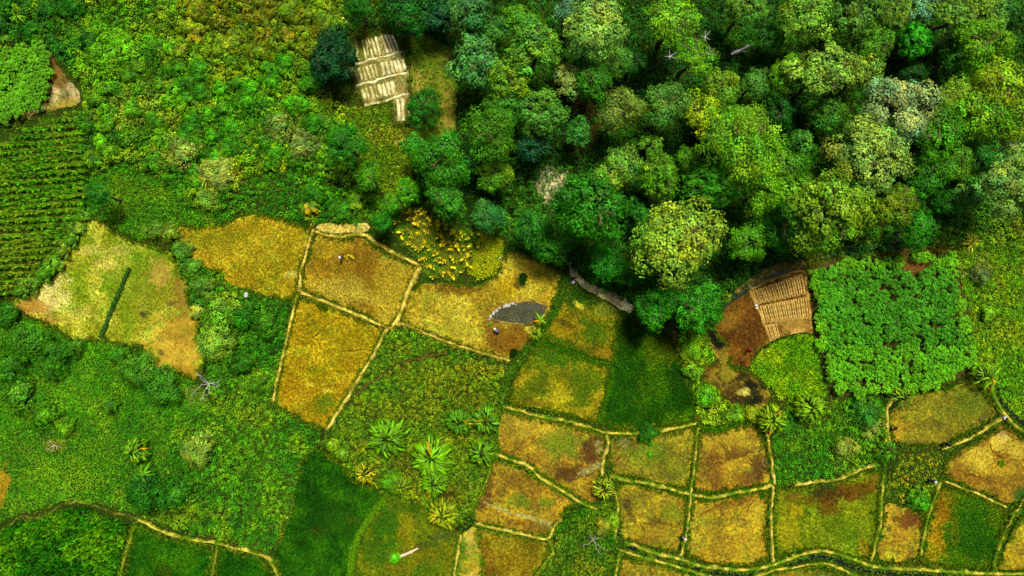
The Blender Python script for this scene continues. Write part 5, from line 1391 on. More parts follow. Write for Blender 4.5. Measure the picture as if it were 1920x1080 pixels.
def maize_mesh(name, colr, seed, **k):
    r = np.random.default_rng(seed)
    v, f, c = maize_arrays(np.array([[960.0, 540.0]]), np.array([lin(colr)]), r, **k)
    me = mesh_np(name, v, f, c)
    me.materials.append(M['herb'])
    return me

MAIZE = [(-30,285),(20,255),(50,240),(100,218),(150,206),(158,260),(163,330),(156,398),(128,448),(104,488),(60,528),(-30,572)]
WITHER = [(738,402),(752,390),(782,388),(802,405),(850,420),(900,434),(903,455),(880,498),(850,528),(800,518),(786,488),(764,464),(748,452),(736,430)]
def build_maize():
    r = np.random.default_rng(13)
    sheet('maize_field', MAIZE, [(44,54,10),(64,70,16),(92,82,28)], [(60,300,60,40,(40,70,10),.5),(40,480,40,50,(100,96,30),.5)], M['dry'], 'dark furrowed soil between the maize rows at the left edge', seed=44)
    pp = np.array(MAIZE, float)
    pts = []
    for row in range(-2, 36):
        y0 = 205 + row * 12.0
        for x in np.arange(-12, 166, 4.6):
            pts.append((x + r.normal(0, .8), y0 - (x - 80) * .10 + 2.5 * math.sin(x / 40 + row) + r.normal(0, .8)))
    p = np.array(pts)
    p = p[inside(p, pp) & (p[:, 0] > -12)]
    pick = r.permutation(len(p))
    one, rest = p[pick[:300]], p[pick[300:]]
    ms = [maize_mesh('maize_plant', (84,160,18), 70 + i) for i in range(6)]
    for q in one:
        o = obj('maize_plant', ms[r.integers(0, 6)], None, label='green tasselled maize plant in the close rows at the left edge', cat='maize plant', group='maize plants of the left rows')
        x, y, _ = P(q[0], q[1], .9)
        o.location = (x, y, 0)
        o.rotation_euler = (0, 0, r.uniform(0, 6.28))
        s = r.uniform(.8, 1.15)
        o.scale = (s, s, s)
        k = r.uniform(.85, 1.2)
        yl = np.clip((q[1] - 380) / 200, 0, .5)
        o.color = (k * (1 + yl), k, k, 1)
    q = rest.copy()
    k = (H - .9) / H
    q = np.array([960, 540]) + (q - np.array([960, 540])) * k
    c = paint(q[:, 0], q[:, 1], [(70,150,14),(96,164,18),(130,172,30)], [(40,480,50,50,(130,150,40),.5)], 3, 20)
    v, f, cc = maize_arrays(q, c, r)
    obj('maize_leaves', mesh_np('maize_leaves', v, f, cc), M['herb'], label='remaining maize plants filling the rows at the left edge', kind='stuff')
    # withering maize
    o, wp = sheet('maize_field', WITHER, [(62,92,12),(84,104,16),(104,100,22)], [(770,410,26,16,(120,92,30),.7),(800,440,30,16,(110,100,24),.5)], M['dry'], 'weedy ground of the withering maize patch', seed=45)
    tufts_on(o, wp, 14, .25, [(72,124,12),(104,136,16)], [(62,92,12),(84,104,16),(104,100,22)], [], 45, name='grass', spread=.2, wid=.06)
    ms = [maize_mesh('maize_plant', (240,222,60), 90 + i, L=.75, h=1.4, nb=7, wid=.22) for i in range(5)]
    for q in scatter(np.array(WITHER, float), 1.2, 77):
        o = obj('maize_plant', ms[r.integers(0, 5)], None, label='withered yellow maize stalk in the patch above the pond paddy', cat='maize plant', group='withering maize stalks')
        x, y, _ = P(q[0], q[1], 1.0)
        o.location = (x, y, .02)
        o.rotation_euler = (0, 0, r.uniform(0, 6.28))
        s = r.uniform(.55, .9)
        o.scale = (s, s, s * 1.3)
        k = r.uniform(.9, 1.35)
        o.color = (k, k, k, 1)
build_maize()

# ------------------------------------------------------------------ bananas: every leaf a part
def banana_leaf(name, L, wid, droop, seed):
    r = np.random.default_rng(seed)
    n = 7
    V, Cc = [], []
    for i in range(n + 1):
        t = i / n
        x = L * (t - .10 * t * t)
        z = L * (.55 * t - droop * t * t)
        w = wid * (math.sin(math.pi * min(1, t * .93 + .07)) ** .6) * (1 if i else .12)
        if i == n:
            w = .02
        edge = .10 * wid
        V += [(x, -w * .5, z + edge * (1 if 0 < i < n else 0)), (x, 0, z - .02), (x, w * .5, z + edge * (1 if 0 < i < n else 0))]
        j = r.uniform(.85, 1.12)
        Cc += [(j * .8, j * .8, j * .8), (1.5, 1.35, 1.1), (j, j, j)]
    i = np.arange((n + 1) * 3).reshape(n + 1, 3)
    f = np.stack([i[:-1, :-1], i[1:, :-1], i[1:, 1:], i[:-1, 1:]], -1).reshape(-1, 4)
    me = mesh_np(name, np.array(V), f, np.array(Cc), True)
    me.materials.append(M['gloss'])
    return me

LEAF = [banana_leaf('leaf', 1.0, .18, d, 40 + k) for k, d in enumerate((.55, .75, .95, 1.15))]
def stem_mesh():
    mb = MB()
    tube(mb, [(0, 0, 0), (.02, 0, .35), (0, .02, .7), (0, 0, 1)], [.14, .12, .10, .06], 8)
    me = mb.mesh('stem', True)
    me.materials.append(M['stem'])
    return me
STEM = stem_mesh()

def banana(px, py, rpx, nst, nlv, label, rgb=(78,160,30), h=2.4, yellow=.03, spread=.6):
    r = np.random.default_rng(int(px * 7 + py))
    x, y, _ = P(px, py, h)
    root = empty('banana_plant', (x, y, 0), label, 'banana plant', 'banana clumps', 0)
    R = rpx * S
    if nst == 1:
        spots = [(0, 0, h)]
    else:
        spots = [(0, 0, h * 1.1)] + [(R * .3 * math.cos(k * 2.4), R * .3 * math.sin(k * 2.4), h * r.uniform(.8, 1.0)) for k in range(min(nst, 5))]
    for sx, sy, sz in spots:
        st = obj('stem', STEM, None, root)
        st.location = (sx, sy, 0)
        st.scale = (1, 1, sz)
    n = nlv if nst == 1 else int(25 * nst)
    for l in range(n):          # leaves radiate from the crown of the clump: steep in the middle, hanging at the rim
        t = (l + .5) / n
        el = (.62 - .85 * t ** .8) + r.normal(0, .18) if nst > 1 else r.uniform(-.1, .5)
        b = l * 2.39996 + r.normal(0, .12 if nst == 1 else .2)
        bl = b + (0 if nst == 1 else r.normal(0, .55))
        core = 0 if nst == 1 else R * .68 * t ** .5 * r.uniform(.75, 1.1)
        L = (R * .95 if nst == 1 else R * .5) * r.uniform(.75, 1.2)
        lf = obj('leaf', LEAF[r.integers(0, 4)], None, root)
        lf.location = (core * math.cos(b), core * math.sin(b), h * (1.15 - .5 * t) * r.uniform(.92, 1.06) if nst > 1 else h * .97)
        lf.rotation_euler = (r.normal(0, .4), -(el - .35), bl)
        lf.scale = (L, L * r.uniform(.95, 1.3), L)
        c = np.array(rgb if r.uniform() > yellow else (170,156,50), float) * r.uniform(.66, 1.12) * np.array([1.25, 1, .5])
        lf.color = (*(lin(np.clip(c, 0, 255)) * .7), 1)
    return root

BANANAS = [
 (725,822,41,6,9,'large leafy banana clump nearest the narrowing golden paddy',(72,156,30)),
 (860,793,28,4,8,'dark green banana clump, upper left of the close trio',(56,140,30)),
 (911,789,30,4,8,'banana clump, upper right of the close trio, over the wet paddy corner',(68,156,30)),
 (903,850,29,4,8,'banana clump, lowest of the close trio',(68,152,24)),
 (809,862,43,7,9,'densest round banana clump in the middle of the herb crop',(82,172,30)),
 (812,908,30,4,8,'smaller banana clump attached below the densest round one',(76,166,28)),
 (828,968,31,4,8,'loose yellowish banana clump above the log paddy',(110,166,34)),
 (684,890,23,2,8,'small yellow-green banana plant on the corner of the deep green lower paddy',(136,176,44)),
 (752,912,18,2,7,'short ragged banana plant beside the reddish mud spot',(96,160,40)),
 (1133,918,24,3,9,'lone banana clump on the bund between wet paddies',(110,176,30)),
 (1012,600,17,1,9,'single banana plant on the pond bank',(84,170,44)),
 (1004,626,14,2,6,'bright young banana plant below the single pond bank one',(110,186,40)),
 (1450,788,30,4,8,'banana clump under the charred strip',(96,170,36)),
 (1522,765,32,5,8,'round banana clump under the bright grass patch',(88,168,34)),
 (1697,748,26,2,9,'banana plant on the olive paddy top edge',(80,160,40)),
 (1668,848,24,2,10,'dark banana plant at the lower left corner of the olive paddy',(50,136,34)),
 (1856,708,29,3,8,'banana plant at the cassava plot lower right corner',(84,166,40)),
 (250,848,29,3,9,'larger banana plant in the lower left meadow',(76,158,24)),
 (268,888,21,1,11,'smaller banana plant under the larger meadow one',(70,158,30)),
 (373,680,11,1,8,'tiny banana seedling at the foot of the fallow field',(120,186,60)),
 (30,30,15,1,9,'small banana plant in the top left corner',(76,156,34)),
 (5,70,14,1,8,'small banana plant cut by the left edge near the top',(66,146,30)),
]
for b in BANANAS:
    banana(*b[:5], b[5], b[6])

# ------------------------------------------------------------------ beds and ridges (parts of their plots)
def quad_lerp(TL, TR, BL, BR, u, v):
    TL, TR, BL, BR = map(np.array, (TL, TR, BL, BR))
    return (TL * (1 - u) + TR * u) * (1 - v) + (BL * (1 - u) + BR * u) * v

def ridge(parent, a, b, wpx, hgt, colours, seed, name='soil_ridge', mat='dry'):
    return ribbon(name, [a, ((a[0] * 2 + b[0]) / 3 + .6, (a[1] * 2 + b[1]) / 3), b], wpx, hgt, colours, None, seed, mat, kind=None, jit=.8, wob=.25, z=.05, parent=parent, prof=[(-.55, -.1), (-.42, .55), (-.18, .95), (.18, .95), (.42, .55), (.55, -.1)])

def build_beds():
    plot = FIELD_POLY['pale sandy bed plot in the clearing between dark trees'][0]
    tiers = [((664,76),(736,62),(669,116),(752,97),12), ((660,128),(758,108),(670,157),(762,133),13), ((674,166),(762,144),(683,194),(764,172),11), ((741,186),(760,182),(745,230),(759,228),2)]
    k = 0
    for TL, TR, BL, BR, n in tiers:
        for i in range(n):
            u = (i + .5) / n
            a, b = quad_lerp(TL, TR, BL, BR, u, .04), quad_lerp(TL, TR, BL, BR, u, .96)
            w = np.hypot(*(np.array(TR) - TL)) / n * .72
            g = (u < .5 and n != 2)
            cs = [(140,136,70),(200,182,120),(228,210,160)] if g else [(206,184,132),(232,214,168),(244,232,194)]
            if n > 3 and rng.uniform() < .06:
                k += 1
                continue
            a, b = quad_lerp(TL, TR, BL, BR, u + rng.normal(0, .008), .03 + rng.uniform(0, .05)), quad_lerp(TL, TR, BL, BR, u + rng.normal(0, .008), .97 - rng.uniform(0, .05))
            ridge(plot, tuple(a), tuple(b), w * rng.uniform(.95, 1.25), .3, cs, 4000 + k)
            k += 1
    for q, pts in enumerate(([(664,121),(700,112),(735,103),(757,98)], [(668,162),(705,152),(740,142),(765,137)], [(684,199),(720,191),(745,181),(766,176)])):
        ribbon('bed_path', pts, 4.5, .16, [(196,174,120),(226,208,160),(240,226,186)], None, 4060 + q, 'dry', kind=None, parent=plot, z=.06)
    plot = FIELD_POLY['light brown plot of raised beds in two tiers'][0]
    tiers = [((1409,546),(1504,513),(1420,570),(1511,551),10,8), ((1423,574),(1512,556),(1433,606),(1516,597),10,8), ((1434,609),(1456,606),(1444,640),(1462,632),3,0)]
    for TL, TR, BL, BR, n, rungs in tiers:
        for i in range(n):
            u0, u1 = (i + .2) / n, (i + .8) / n
            mb = MB()
            def bar(p, q, w, h):
                p, q = W(p), W(q)
                d = q - p
                L = np.hypot(*d)
                d = d / L
                s = np.array([-d[1], d[0]]) * w
                v = []
                for zz, e in ((.03, 1.0), (h, .6)):
                    for A, sg in ((p - d * w * .3, -1), (p - d * w * .3, 1), (q + d * w * .3, 1), (q + d * w * .3, -1)):
                        v.append((*(A + s * sg * e), zz))
                f = np.array([(4, 5, 6, 7), (0, 1, 5, 4), (1, 2, 6, 5), (2, 3, 7, 6), (3, 0, 4, 7)])
                c = np.repeat(lin((206, 166, 92))[None], 8, 0) * rng.uniform(.85, 1.15)
                mb.add(np.array(v), f, c)
            for u in (u0, u1):
                for s in range(4):
                    bar(quad_lerp(TL, TR, BL, BR, u, .03 + s * .2375), quad_lerp(TL, TR, BL, BR, u, .03 + (s + 1) * .2375), .095, .15 + rng.uniform(-.01, .01))
            for v in (.03, .98):
                bar(quad_lerp(TL, TR, BL, BR, u0, v), quad_lerp(TL, TR, BL, BR, u1, v), .07, .135)
            for j in range(rungs):
                v = .03 + (j + 1) * .95 / (rungs + 1)
                bar(quad_lerp(TL, TR, BL, BR, u0, v), quad_lerp(TL, TR, BL, BR, u1, v), .028, .09 + rng.uniform(-.01, .01))
            obj('raised_bed', mb.mesh('raised_bed'), M['dry'], plot)
    # rim of the plot
    ribbon('plot_rim', [(1405,545),(1419,573),(1432,607),(1444,641)], 5, .2, [(160,122,52),(190,150,80)], None, 4100, 'dry', kind=None, parent=plot)
    ribbon('plot_rim', [(1407,544),(1435,529),(1476,515),(1506,508),(1512,540),(1518,590),(1521,626)], 5, .2, [(150,112,46),(184,144,74)], None, 4101, 'dry', kind=None, parent=plot)
build_beds()

def build_seedbeds():
    r = np.random.default_rng(8)
    beds = [([(592,572),(602,563),(622,566),(616,583),(606,584)], (96,136,14), 'small yellow-green rice seedbed at the top of the narrowing golden paddy'),
            ([(976,510),(990,514),(984,536),(972,532)], (34,98,14), 'dark green rice seedbed in tan mud above the pond'),
            ([(958,652),(974,658),(966,672),(954,671)], (28,74,12), 'very dark green seedbed at the bund under the pond'),
            ([(1424,918),(1434,917),(1432,934),(1424,936)], (84,156,20), 'bright little seedbed in the broad amber paddy corner'),
            ([(1869,862),(1880,862),(1882,873),(1872,874)], (156,190,14), 'lime square seedbed on the flooded paddy'),
            ([(1630,957),(1639,957),(1638,966),(1630,966)], (96,150,30), 'tiny seedbed at the right of the rust-stained paddy')]
    for k, (poly, c, lab) in enumerate(beds):
        o, pp = sheet('rice_seedbed', poly, [np.array(c) * .7, c], [], M['dry'], lab, z=.10, jit=.8, seed=5000 + k, relief=.02, kind=None)
        o['category'] = 'seedbed'
        p = scatter(pp, 90, 8 + k)
        cc = np.repeat(lin(c)[None], len(p), 0)
        v, f, c2 = blades(p, cc, .28, .14, .07, 4, r, z0=.1)
        obj('seedlings', mesh_np('seedlings', v, f, c2), M['blade'], o, kind='stuff')
build_seedbeds()

# ------------------------------------------------------------------ logs, dead wood, stones, sheaves
def curve_tube(name, parts, mat, label=None, cat=None, parent=None, loc=(0, 0, 0)):
    mb = MB()
    for pts, rad in parts:
        tube(mb, pts, np.array(rad), 8)
        for e in (0, -1):       # closed ends
            q = np.asarray(pts[e], float)
            n = norm(np.asarray(pts[e], float) - np.asarray(pts[1 if e == 0 else -2], float))
            ref = np.array([0, 0, 1.0]) if abs(n[2]) < .9 else np.array([1.0, 0, 0])
            u = norm(np.cross(n, ref)); w = np.cross(n, u)
            a = np.linspace(0, 2 * math.pi, 8, endpoint=False)
            v = q + (u * np.cos(a)[:, None] + w * np.sin(a)[:, None]) * rad[e]
            mb.add(np.vstack([v, q + n * rad[e] * .2]), np.array([(i, (i + 1) % 8, 8, 8) for i in range(8)]), np.ones(3))
    o = obj(name, None, None) if False else None
    v = np.concatenate(mb.v); f = np.concatenate(mb.f)
    quads = f[f[:, 2] != f[:, 3]]
    tris = f[f[:, 2] == f[:, 3]][:, :3]
    me = bpy.data.meshes.new(name)
    me.from_pydata([tuple(x) for x in v], [], [tuple(x) for x in quads] + [tuple(x) for x in tris])
    for p in me.polygons:
        p.use_smooth = True
    o = obj(name, me, M[mat], parent, label, cat)
    o.location = loc
    return o

def pxl(px, py, z):
    x, y, _ = P(px, py, z)
    return (x, y, z)

def build_wood():
    root = empty('fallen_log', P(1395, 95), 'broken grey fallen log on the dark forest undergrowth', 'log')
    bx, by, _ = P(1395, 95)
    loc = lambda a: [(x - bx, y - by, z) for x, y, z in a]
    curve_tube('trunk', [(loc([pxl(1371,102,1.5), pxl(1378,98,1.6), pxl(1388,95,1.7)]), [.17,.24,.22]), (loc([pxl(1388,94,1.65), pxl(1397,90,1.75), pxl(1406,86,1.8)]), [.13,.17,.12])], 'dead_wood', parent=root)
    curve_tube('branch', [(loc([pxl(1392,96.5,1.55), pxl(1397,96,1.6), pxl(1401,95,1.6)]), [.06,.11,.08])], 'dead_wood', parent=root)
    curve_tube('branch', [(loc([pxl(1396,88,1.8), pxl(1400,85,1.85), pxl(1405,84,1.85)]), [.05,.08,.06])], 'dead_wood', parent=root)
    curve_tube('prop', [(loc([pxl(1376,98,0), pxl(1376,98,1.5)]), [.09,.07]), (loc([pxl(1399,90,0), pxl(1399,90,1.65)]), [.08,.06])], 'bark', parent=root)
    root = empty('felled_log', P(768, 1036), 'stripped pale log lying across the olive and green paddy', 'log')
    bx, by, _ = P(768, 1036)
    loc = lambda a: [(x - bx, y - by, z) for x, y, z in a]
    curve_tube('trunk', [(loc([pxl(750,1043,.22), pxl(760,1039.5,.24), pxl(772,1034,.24), pxl(784,1028,.2)]), [.20,.19,.16,.11])], 'new_wood', parent=root)
    curve_tube('branch', [(loc([pxl(768,1036,.2), pxl(772,1037,.2), pxl(774,1036,.2)]), [.09,.08,.06])], 'new_wood', parent=root)
    curve_tube('branch', [(loc([pxl(758,1040,.3), pxl(759,1037.5,.5)]), [.05,.03])], 'new_wood', parent=root)
    curve_tube('root_plate', [(loc([pxl(728,1042,.1), pxl(731,1047,.2), pxl(735,1052,.15), pxl(744,1050,.1)]), [.14,.18,.16,.1])], 'bark', parent=root)
    # bare, dead shrubs and branches
    def dead(px, py, rpx, n, label, mat, h, seed, name='dead_shrub', cat='dead shrub', tall=0.0):
        r = np.random.default_rng(seed)
        x, y, _ = P(px, py, h)
        root = empty(name, (x, y, 0), label, cat)
        R = rpx * S
        if tall:
            curve_tube('trunk', [([(0, 0, 0), (.1, 0, tall * .5), (0, .05, tall)], [.16, .13, .1])], mat, parent=root)
        else:
            curve_tube('stump', [([(0, 0, 0), (0, .02, .25), (.02, 0, .5)], [.14, .1, .06])], mat, parent=root)
        for k in range(n):
            a = k * 2.4 + r.uniform(-.4, .4)
            L = R * r.uniform(.6, 1.1)
            z0 = max(.3, tall)
            pts = [(0, 0, z0)] + [(math.cos(a + r.normal(0, .2)) * L * t, math.sin(a + r.normal(0, .2)) * L * t, z0 + (h - z0 + .3) * t * r.uniform(.8, 1.2) + .2 * t) for t in (.4, .7, 1)]
            curve_tube('branch', [(pts, [.035, .03, .02, .01]), ([pts[2], (pts[2][0] + L * .3 * math.cos(a + .8), pts[2][1] + L * .3 * math.sin(a + .8), pts[2][2] + .2)], [.018, .008])], mat, parent=root)
    dead(386, 722, 34, 9, 'bare greyish dead shrub under the fallow field foot', 'dead_wood', 1.2, 5)
    dead(1905, 272, 30, 7, 'leafless dead tree at the right edge of the forest', 'pale_bark', 4.5, 6, 'dead_tree', 'dead tree', 4.0)
    dead(100, 836, 18, 6, 'pale uprooted stump with dug soil in the lower left meadow', 'new_wood', .5, 7)
    dead(1112, 1012, 26, 7, 'dry grey branch pile over the ditch fork crop', 'pale_bark', .5, 9)
    # bare white branches inside crowns are limbs of those trees
    for px, py, h, s in ((1256, 106, 8.5, 1), (1332, 100, 8.5, 2), (1322, 70, 9, 3), (1228, 36, 9, 4)):
        r = np.random.default_rng(s)
        near = min((o for o in bpy.data.objects if o.get('category') == 'tree'), key=lambda o: (Vector(o.location[:2]) - Vector(P(px, py, h)[:2])).length)
        inv = Matrix.Rotation(-near.rotation_euler[2], 4, 'Z') @ Matrix.Translation(-near.location)
        c = Vector(P(px, py, h))
        parts = []
        for k in range(5):
            a = k * 1.2 + r.uniform(-.3, .3) - .5
            L = .9 * r.uniform(.6, 1.2)
            pts = [tuple(inv @ (c + Vector((math.cos(a) * L * t, math.sin(a) * L * t, .5 * t)))) for t in (0, .5, 1)]
            parts.append((pts, [.045, .03, .012]))
        parts.append(([tuple(inv @ (c + Vector((0, 0, -2.5)))), tuple(inv @ c)], [.09, .06]))
        curve_tube('bare_branch', parts, 'dead_wood', parent=near)
    # stones
    def stone(px, py, s, label, group=None, mat='stone', z=.1):
        bm = bmesh.new()
        bmesh.ops.create_icosphere(bm, subdivisions=2, radius=1)
        r = np.random.default_rng(int(px * 13 + py * 7))
        off = r.uniform(0, 50)
        for v in bm.verts:
            k = .75 + .5 * float(fbm(np.array([v.co.x * 1.3 + off]), np.array([v.co.y * 1.3 + v.co.z * 1.7]), 3)[0])
            v.co *= k
        me = bpy.data.meshes.new('stone')
        bm.to_mesh(me); bm.free()
        o = obj('stone', me, M[mat], None, label, 'stone', group)
        x, y, _ = P(px, py)
        o.location = (x, y, z)
        o.scale = (s * r.uniform(.8, 1.4), s * r.uniform(.7, 1.1), s * .6)
        o.rotation_euler = (0, 0, r.uniform(0, 6))
    stone(463, 553, .3, 'whitish boulder at the top rim of the leafy crop', z=.3)
    r = np.random.default_rng(21)
    edge = smooth_poly([(920,597),(922,590),(928,584),(938,578),(948,574),(956,571),(966,568)], False, 8)
    for i in range(46):
        q = edge[r.integers(0, len(edge))] + r.normal(0, 1.6, 2)
        stone(q[0], q[1], r.uniform(.08, .17), 'small whitish stone piled along the left pond edge', 'pale stones of the pond edge', z=.2)
    # sheaves
    ym = mat_plain('fresh_straw', (226,206,24), vary=.25)
    M['straw_y'] = ym
    def sheaf(px, py, a, label, n=14, L=.5, group=None):
        r = np.random.default_rng(int(px + py))
        mb = MB()
        for k in range(n):
            b = a + r.normal(0, .25)
            o_ = np.array([r.normal(0, .04), r.normal(0, .06), .08 + r.uniform(0, .12)])
            d = np.array([math.cos(b), math.sin(b), r.normal(0, .06)]) * L * r.uniform(.8, 1.1)
            tube(mb, [o_ - d * .5, o_, o_ + d * .5], [.022, .016, .03], 4)
        o = obj('rice_sheaf', mb.mesh('rice_sheaf'), ym, None, label, 'sheaf', group)
        x, y, _ = P(px, py)
        o.location = (x, y, .04)
    sheaf(650, 480.5, .3, 'yellow sheaf nearest the person in the dug paddy', L=.4)
    sheaf(657, 479.5, -.5, 'longest yellow sheaf in the dug paddy', 22, .7)
    sheaf(662, 482, -.9, 'yellow sheaf at the far end from the person in the dug paddy', L=.55)
    sheaf(651, 485, 1.2, 'small yellow sheaf under the others in the dug paddy', L=.3)
    sheaf(1690, 934, -1.0, 'left one of two yellow-green sheaves in the weedy clearing', L=.9)
    sheaf(1694, 931, -1.0, 'right one of two yellow-green sheaves in the weedy clearing', L=.9)
build_wood()

# tussock of pale grass and a few tufts that stand out
def tussock(px, py, rpx, rgb, label):
    r = np.random.default_rng(int(px))
    R = rpx * S
    n = 70
    p = np.array([[960.0, 540.0]])
    mb = MB()
    for k in range(3):
        v, f, c = blades(p, lin(rgb)[None], R * (.5 + .25 * k), R * (1.1 - .25 * k), .10, 34, r, z0=0, k=.6)
        mb.add(v, f, c)
    o = obj('grass_tussock', mb.mesh('grass_tussock'), M['blade'], None, label, 'tussock')
    x, y, _ = P(px, py, .6)
    o.location = (x, y, 0)
for a in [(1822,452,22,(186,190,80),'pale yellow grass tussock at the right end of the stream'), (1768,466,20,(112,116,34),'brownish drooping tussock over the stream bank'), (1618,452,18,(120,160,60),'light reedy tussock below the big sunny tree'), (1362,560,14,(150,170,30),'yellow grass tussock at the black ditch corner'), (1808,508,14,(120,140,70),'greyish grass tussock at the cassava top right corner')]:
    tussock(*a)

# ------------------------------------------------------------------ people
def person_mesh(pose):
    """one continuous skinned body, 1.65 m; pose: stand, bend or sit. Faces +X."""
    if pose == 'stand':
        J = dict(pelvis=(0,0,.92), chest=(.02,0,1.25), neck=(.03,0,1.45), head=(.06,0,1.58), ls=(.02,.18,1.36), le=(.05,.26,1.10), lw=(.20,.22,.92), lh=(.26,.2,.86), rs=(.02,-.18,1.36), re=(.02,-.27,1.10), rw=(.14,-.26,.88), rh=(.18,-.25,.80), lhp=(0,.09,.9), lk=(.06,.1,.5), la=(0,.11,.09), lt=(.16,.12,.05), rhp=(0,-.09,.9), rk=(-.02,-.1,.5), ra=(-.1,-.11,.09), rt=(.05,-.12,.05))
    elif pose == 'bend':
        J = dict(pelvis=(-.1,0,.86), chest=(.22,0,.98), neck=(.40,0,.98), head=(.52,0,.94), ls=(.32,.18,.94), le=(.38,.22,.66), lw=(.46,.16,.42), lh=(.5,.14,.34), rs=(.32,-.18,.94), re=(.38,-.22,.66), rw=(.48,-.18,.40), rh=(.54,-.16,.33), lhp=(-.1,.09,.84), lk=(.02,.12,.47), la=(-.06,.13,.09), lt=(.1,.14,.05), rhp=(-.1,-.09,.84), rk=(.0,-.12,.47), ra=(-.1,-.13,.09), rt=(.06,-.14,.05))
    else:
        J = dict(pelvis=(0,0,.16), chest=(.04,0,.48), neck=(.07,0,.68), head=(.11,0,.81), ls=(.06,.18,.6), le=(.16,.26,.38), lw=(.36,.18,.34), lh=(.42,.15,.33), rs=(.06,-.18,.6), re=(.16,-.26,.38), rw=(.36,-.18,.34), rh=(.42,-.15,.33), lhp=(.02,.1,.15), lk=(.38,.16,.32), la=(.6,.14,.08), lt=(.74,.15,.06), rhp=(.02,-.1,.15), rk=(.38,-.16,.32), ra=(.6,-.14,.08), rt=(.74,-.15,.06))
    names = list(J)
    E = [('pelvis','chest'),('chest','neck'),('neck','head'),('chest','ls'),('ls','le'),('le','lw'),('lw','lh'),('chest','rs'),('rs','re'),('re','rw'),('rw','rh'),('pelvis','lhp'),('lhp','lk'),('lk','la'),('la','lt'),('pelvis','rhp'),('rhp','rk'),('rk','ra'),('ra','rt')]
    rad = dict(pelvis=.15, chest=.16, neck=.06, head=.105, ls=.075, rs=.075, le=.05, re=.05, lw=.035, rw=.035, lh=.03, rh=.03, lhp=.1, rhp=.1, lk=.065, rk=.065, la=.045, ra=.045, lt=.035, rt=.035)
    me = bpy.data.meshes.new('body')
    me.from_pydata([J[n] for n in names], [(names.index(a), names.index(b)) for a, b in E], [])
    o = bpy.data.objects.new('body_tmp', me)
    col.objects.link(o)
    md = o.modifiers.new('skin', 'SKIN')
    sv = me.skin_vertices[0].data
    for i, n in enumerate(names):
        sv[i].radius = (rad[n], rad[n])
        sv[i].use_root = n == 'pelvis'
    ss = o.modifiers.new('sub', 'SUBSURF'); ss.levels = 1; ss.render_levels = 1
    dg = bpy.context.evaluated_depsgraph_get()
    out = bpy.data.meshes.new_from_object(o.evaluated_get(dg))
    bpy.data.objects.remove(o)
    for p in out.polygons:
        p.use_smooth = True
    return out, J

def shell(me, pick, grow, name):
    """clothing: the faces of the body for which pick(centre) holds, pushed outwards"""
    bm = bmesh.new()
    bm.from_mesh(me)
    bm.normal_update()
    for v in bm.verts:
        v.co += v.normal * grow
    bmesh.ops.delete(bm, geom=[f for f in bm.faces if not pick(f.calc_center_median())], context='FACES')
    out = bpy.data.meshes.new(name)
    bm.to_mesh(out)
    bm.free()
    for p in out.polygons:
        p.use_smooth = True
    return out

def hat_mesh(rim=.2):
    mb = MB()
    prof = [(rim, 0), (.12, .03), (.11, .1), (.06, .14), (.005, .15)]
    a = np.linspace(0, 2 * math.pi, 14, endpoint=False)
    v = np.concatenate([np.column_stack([r * np.cos(a), r * np.sin(a), np.full(14, z)]) for r, z in prof])
    i = np.arange(14 * len(prof)).reshape(len(prof), 14)
    f = np.stack([i[:-1], np.roll(i, -1, 1)[:-1], np.roll(i, -1, 1)[1:], i[1:]], -1).reshape(-1, 4)
    mb.add(v, f, np.ones(3))
    return mb.mesh('hat', True)

SKIN = mat_plain('skin', (92,60,42), .6, .3, .1)
CLOTH = {}
def cloth(rgb):
    if rgb not in CLOTH:
        CLOTH[rgb] = mat_plain('cloth', rgb, .9, .1, .12, 20)
    return CLOTH[rgb]
POSES = {}
def person(px, py, pose, rz, shirt, trousers, label, hat=None, z=.05):
    if pose not in POSES:
        me, J = person_mesh(pose)
        if pose == 'stand':
            sh = shell(me, lambda c: .86 < c.z < 1.47 and abs(c.y) < .3 and not (c.z < 1.0 and abs(c.y) > .19), .02, 'shirt')
            tr = shell(me, lambda c: .14 < c.z <= .98 and abs(c.y) < .2, .014, 'trousers')
        elif pose == 'bend':
            sh = shell(me, lambda c: c.z > .62 and -.06 < c.x < .42 and c.z > .6, .02, 'shirt')
            tr = shell(me, lambda c: .14 < c.z and c.x < .08, .014, 'trousers')
        else:
            sh = shell(me, lambda c: .2 < c.z < .69 and c.x < .24, .02, 'shirt')
            tr = shell(me, lambda c: c.z < .42 and c.x < .6 and abs(c.y) < .24, .014, 'trousers')
        hr = bpy.data.meshes.new('hair')
        bm = bmesh.new()
        bmesh.ops.create_uvsphere(bm, u_segments=12, v_segments=8, radius=.118)
        bmesh.ops.delete(bm, geom=[f for f in bm.faces if f.calc_center_median().z < -.02], context='FACES')
        bm.to_mesh(hr); bm.free()
        POSES[pose] = (me, sh, tr, hr, J)
    me, sh, tr, hr, J = POSES[pose]
    x, y, _ = P(px, py, J['head'][2])
    root = empty('person', (x, y, z), label, 'person', None, rz)
    off = (-J['head'][0], 0, 0)
    def part(name, mesh, mat, extra=(0, 0, 0)):
        m2 = mesh.copy()
        m2.materials.clear()
        o = obj(name, m2, mat, root)
        o.location = (off[0] + extra[0], extra[1], extra[2])
        return o
    part('body', me, SKIN)
    part('shirt', sh, cloth(shirt))
    part('trousers', tr, cloth(trousers))
    hd = J['head']
    if hat:
        h = part('hat', hat_mesh(.17), cloth(hat), (hd[0], 0, hd[2] + .05))
        if pose == 'bend':
            h.rotation_euler = (0, .7, 0)
            h.location.z -= .01
            h.location.x += .04
    else:
        part('hair', hr, cloth((26,20,18)), (hd[0] - .01, 0, hd[2] + .03))
W_, K_ = (240,240,240), (28,28,34)
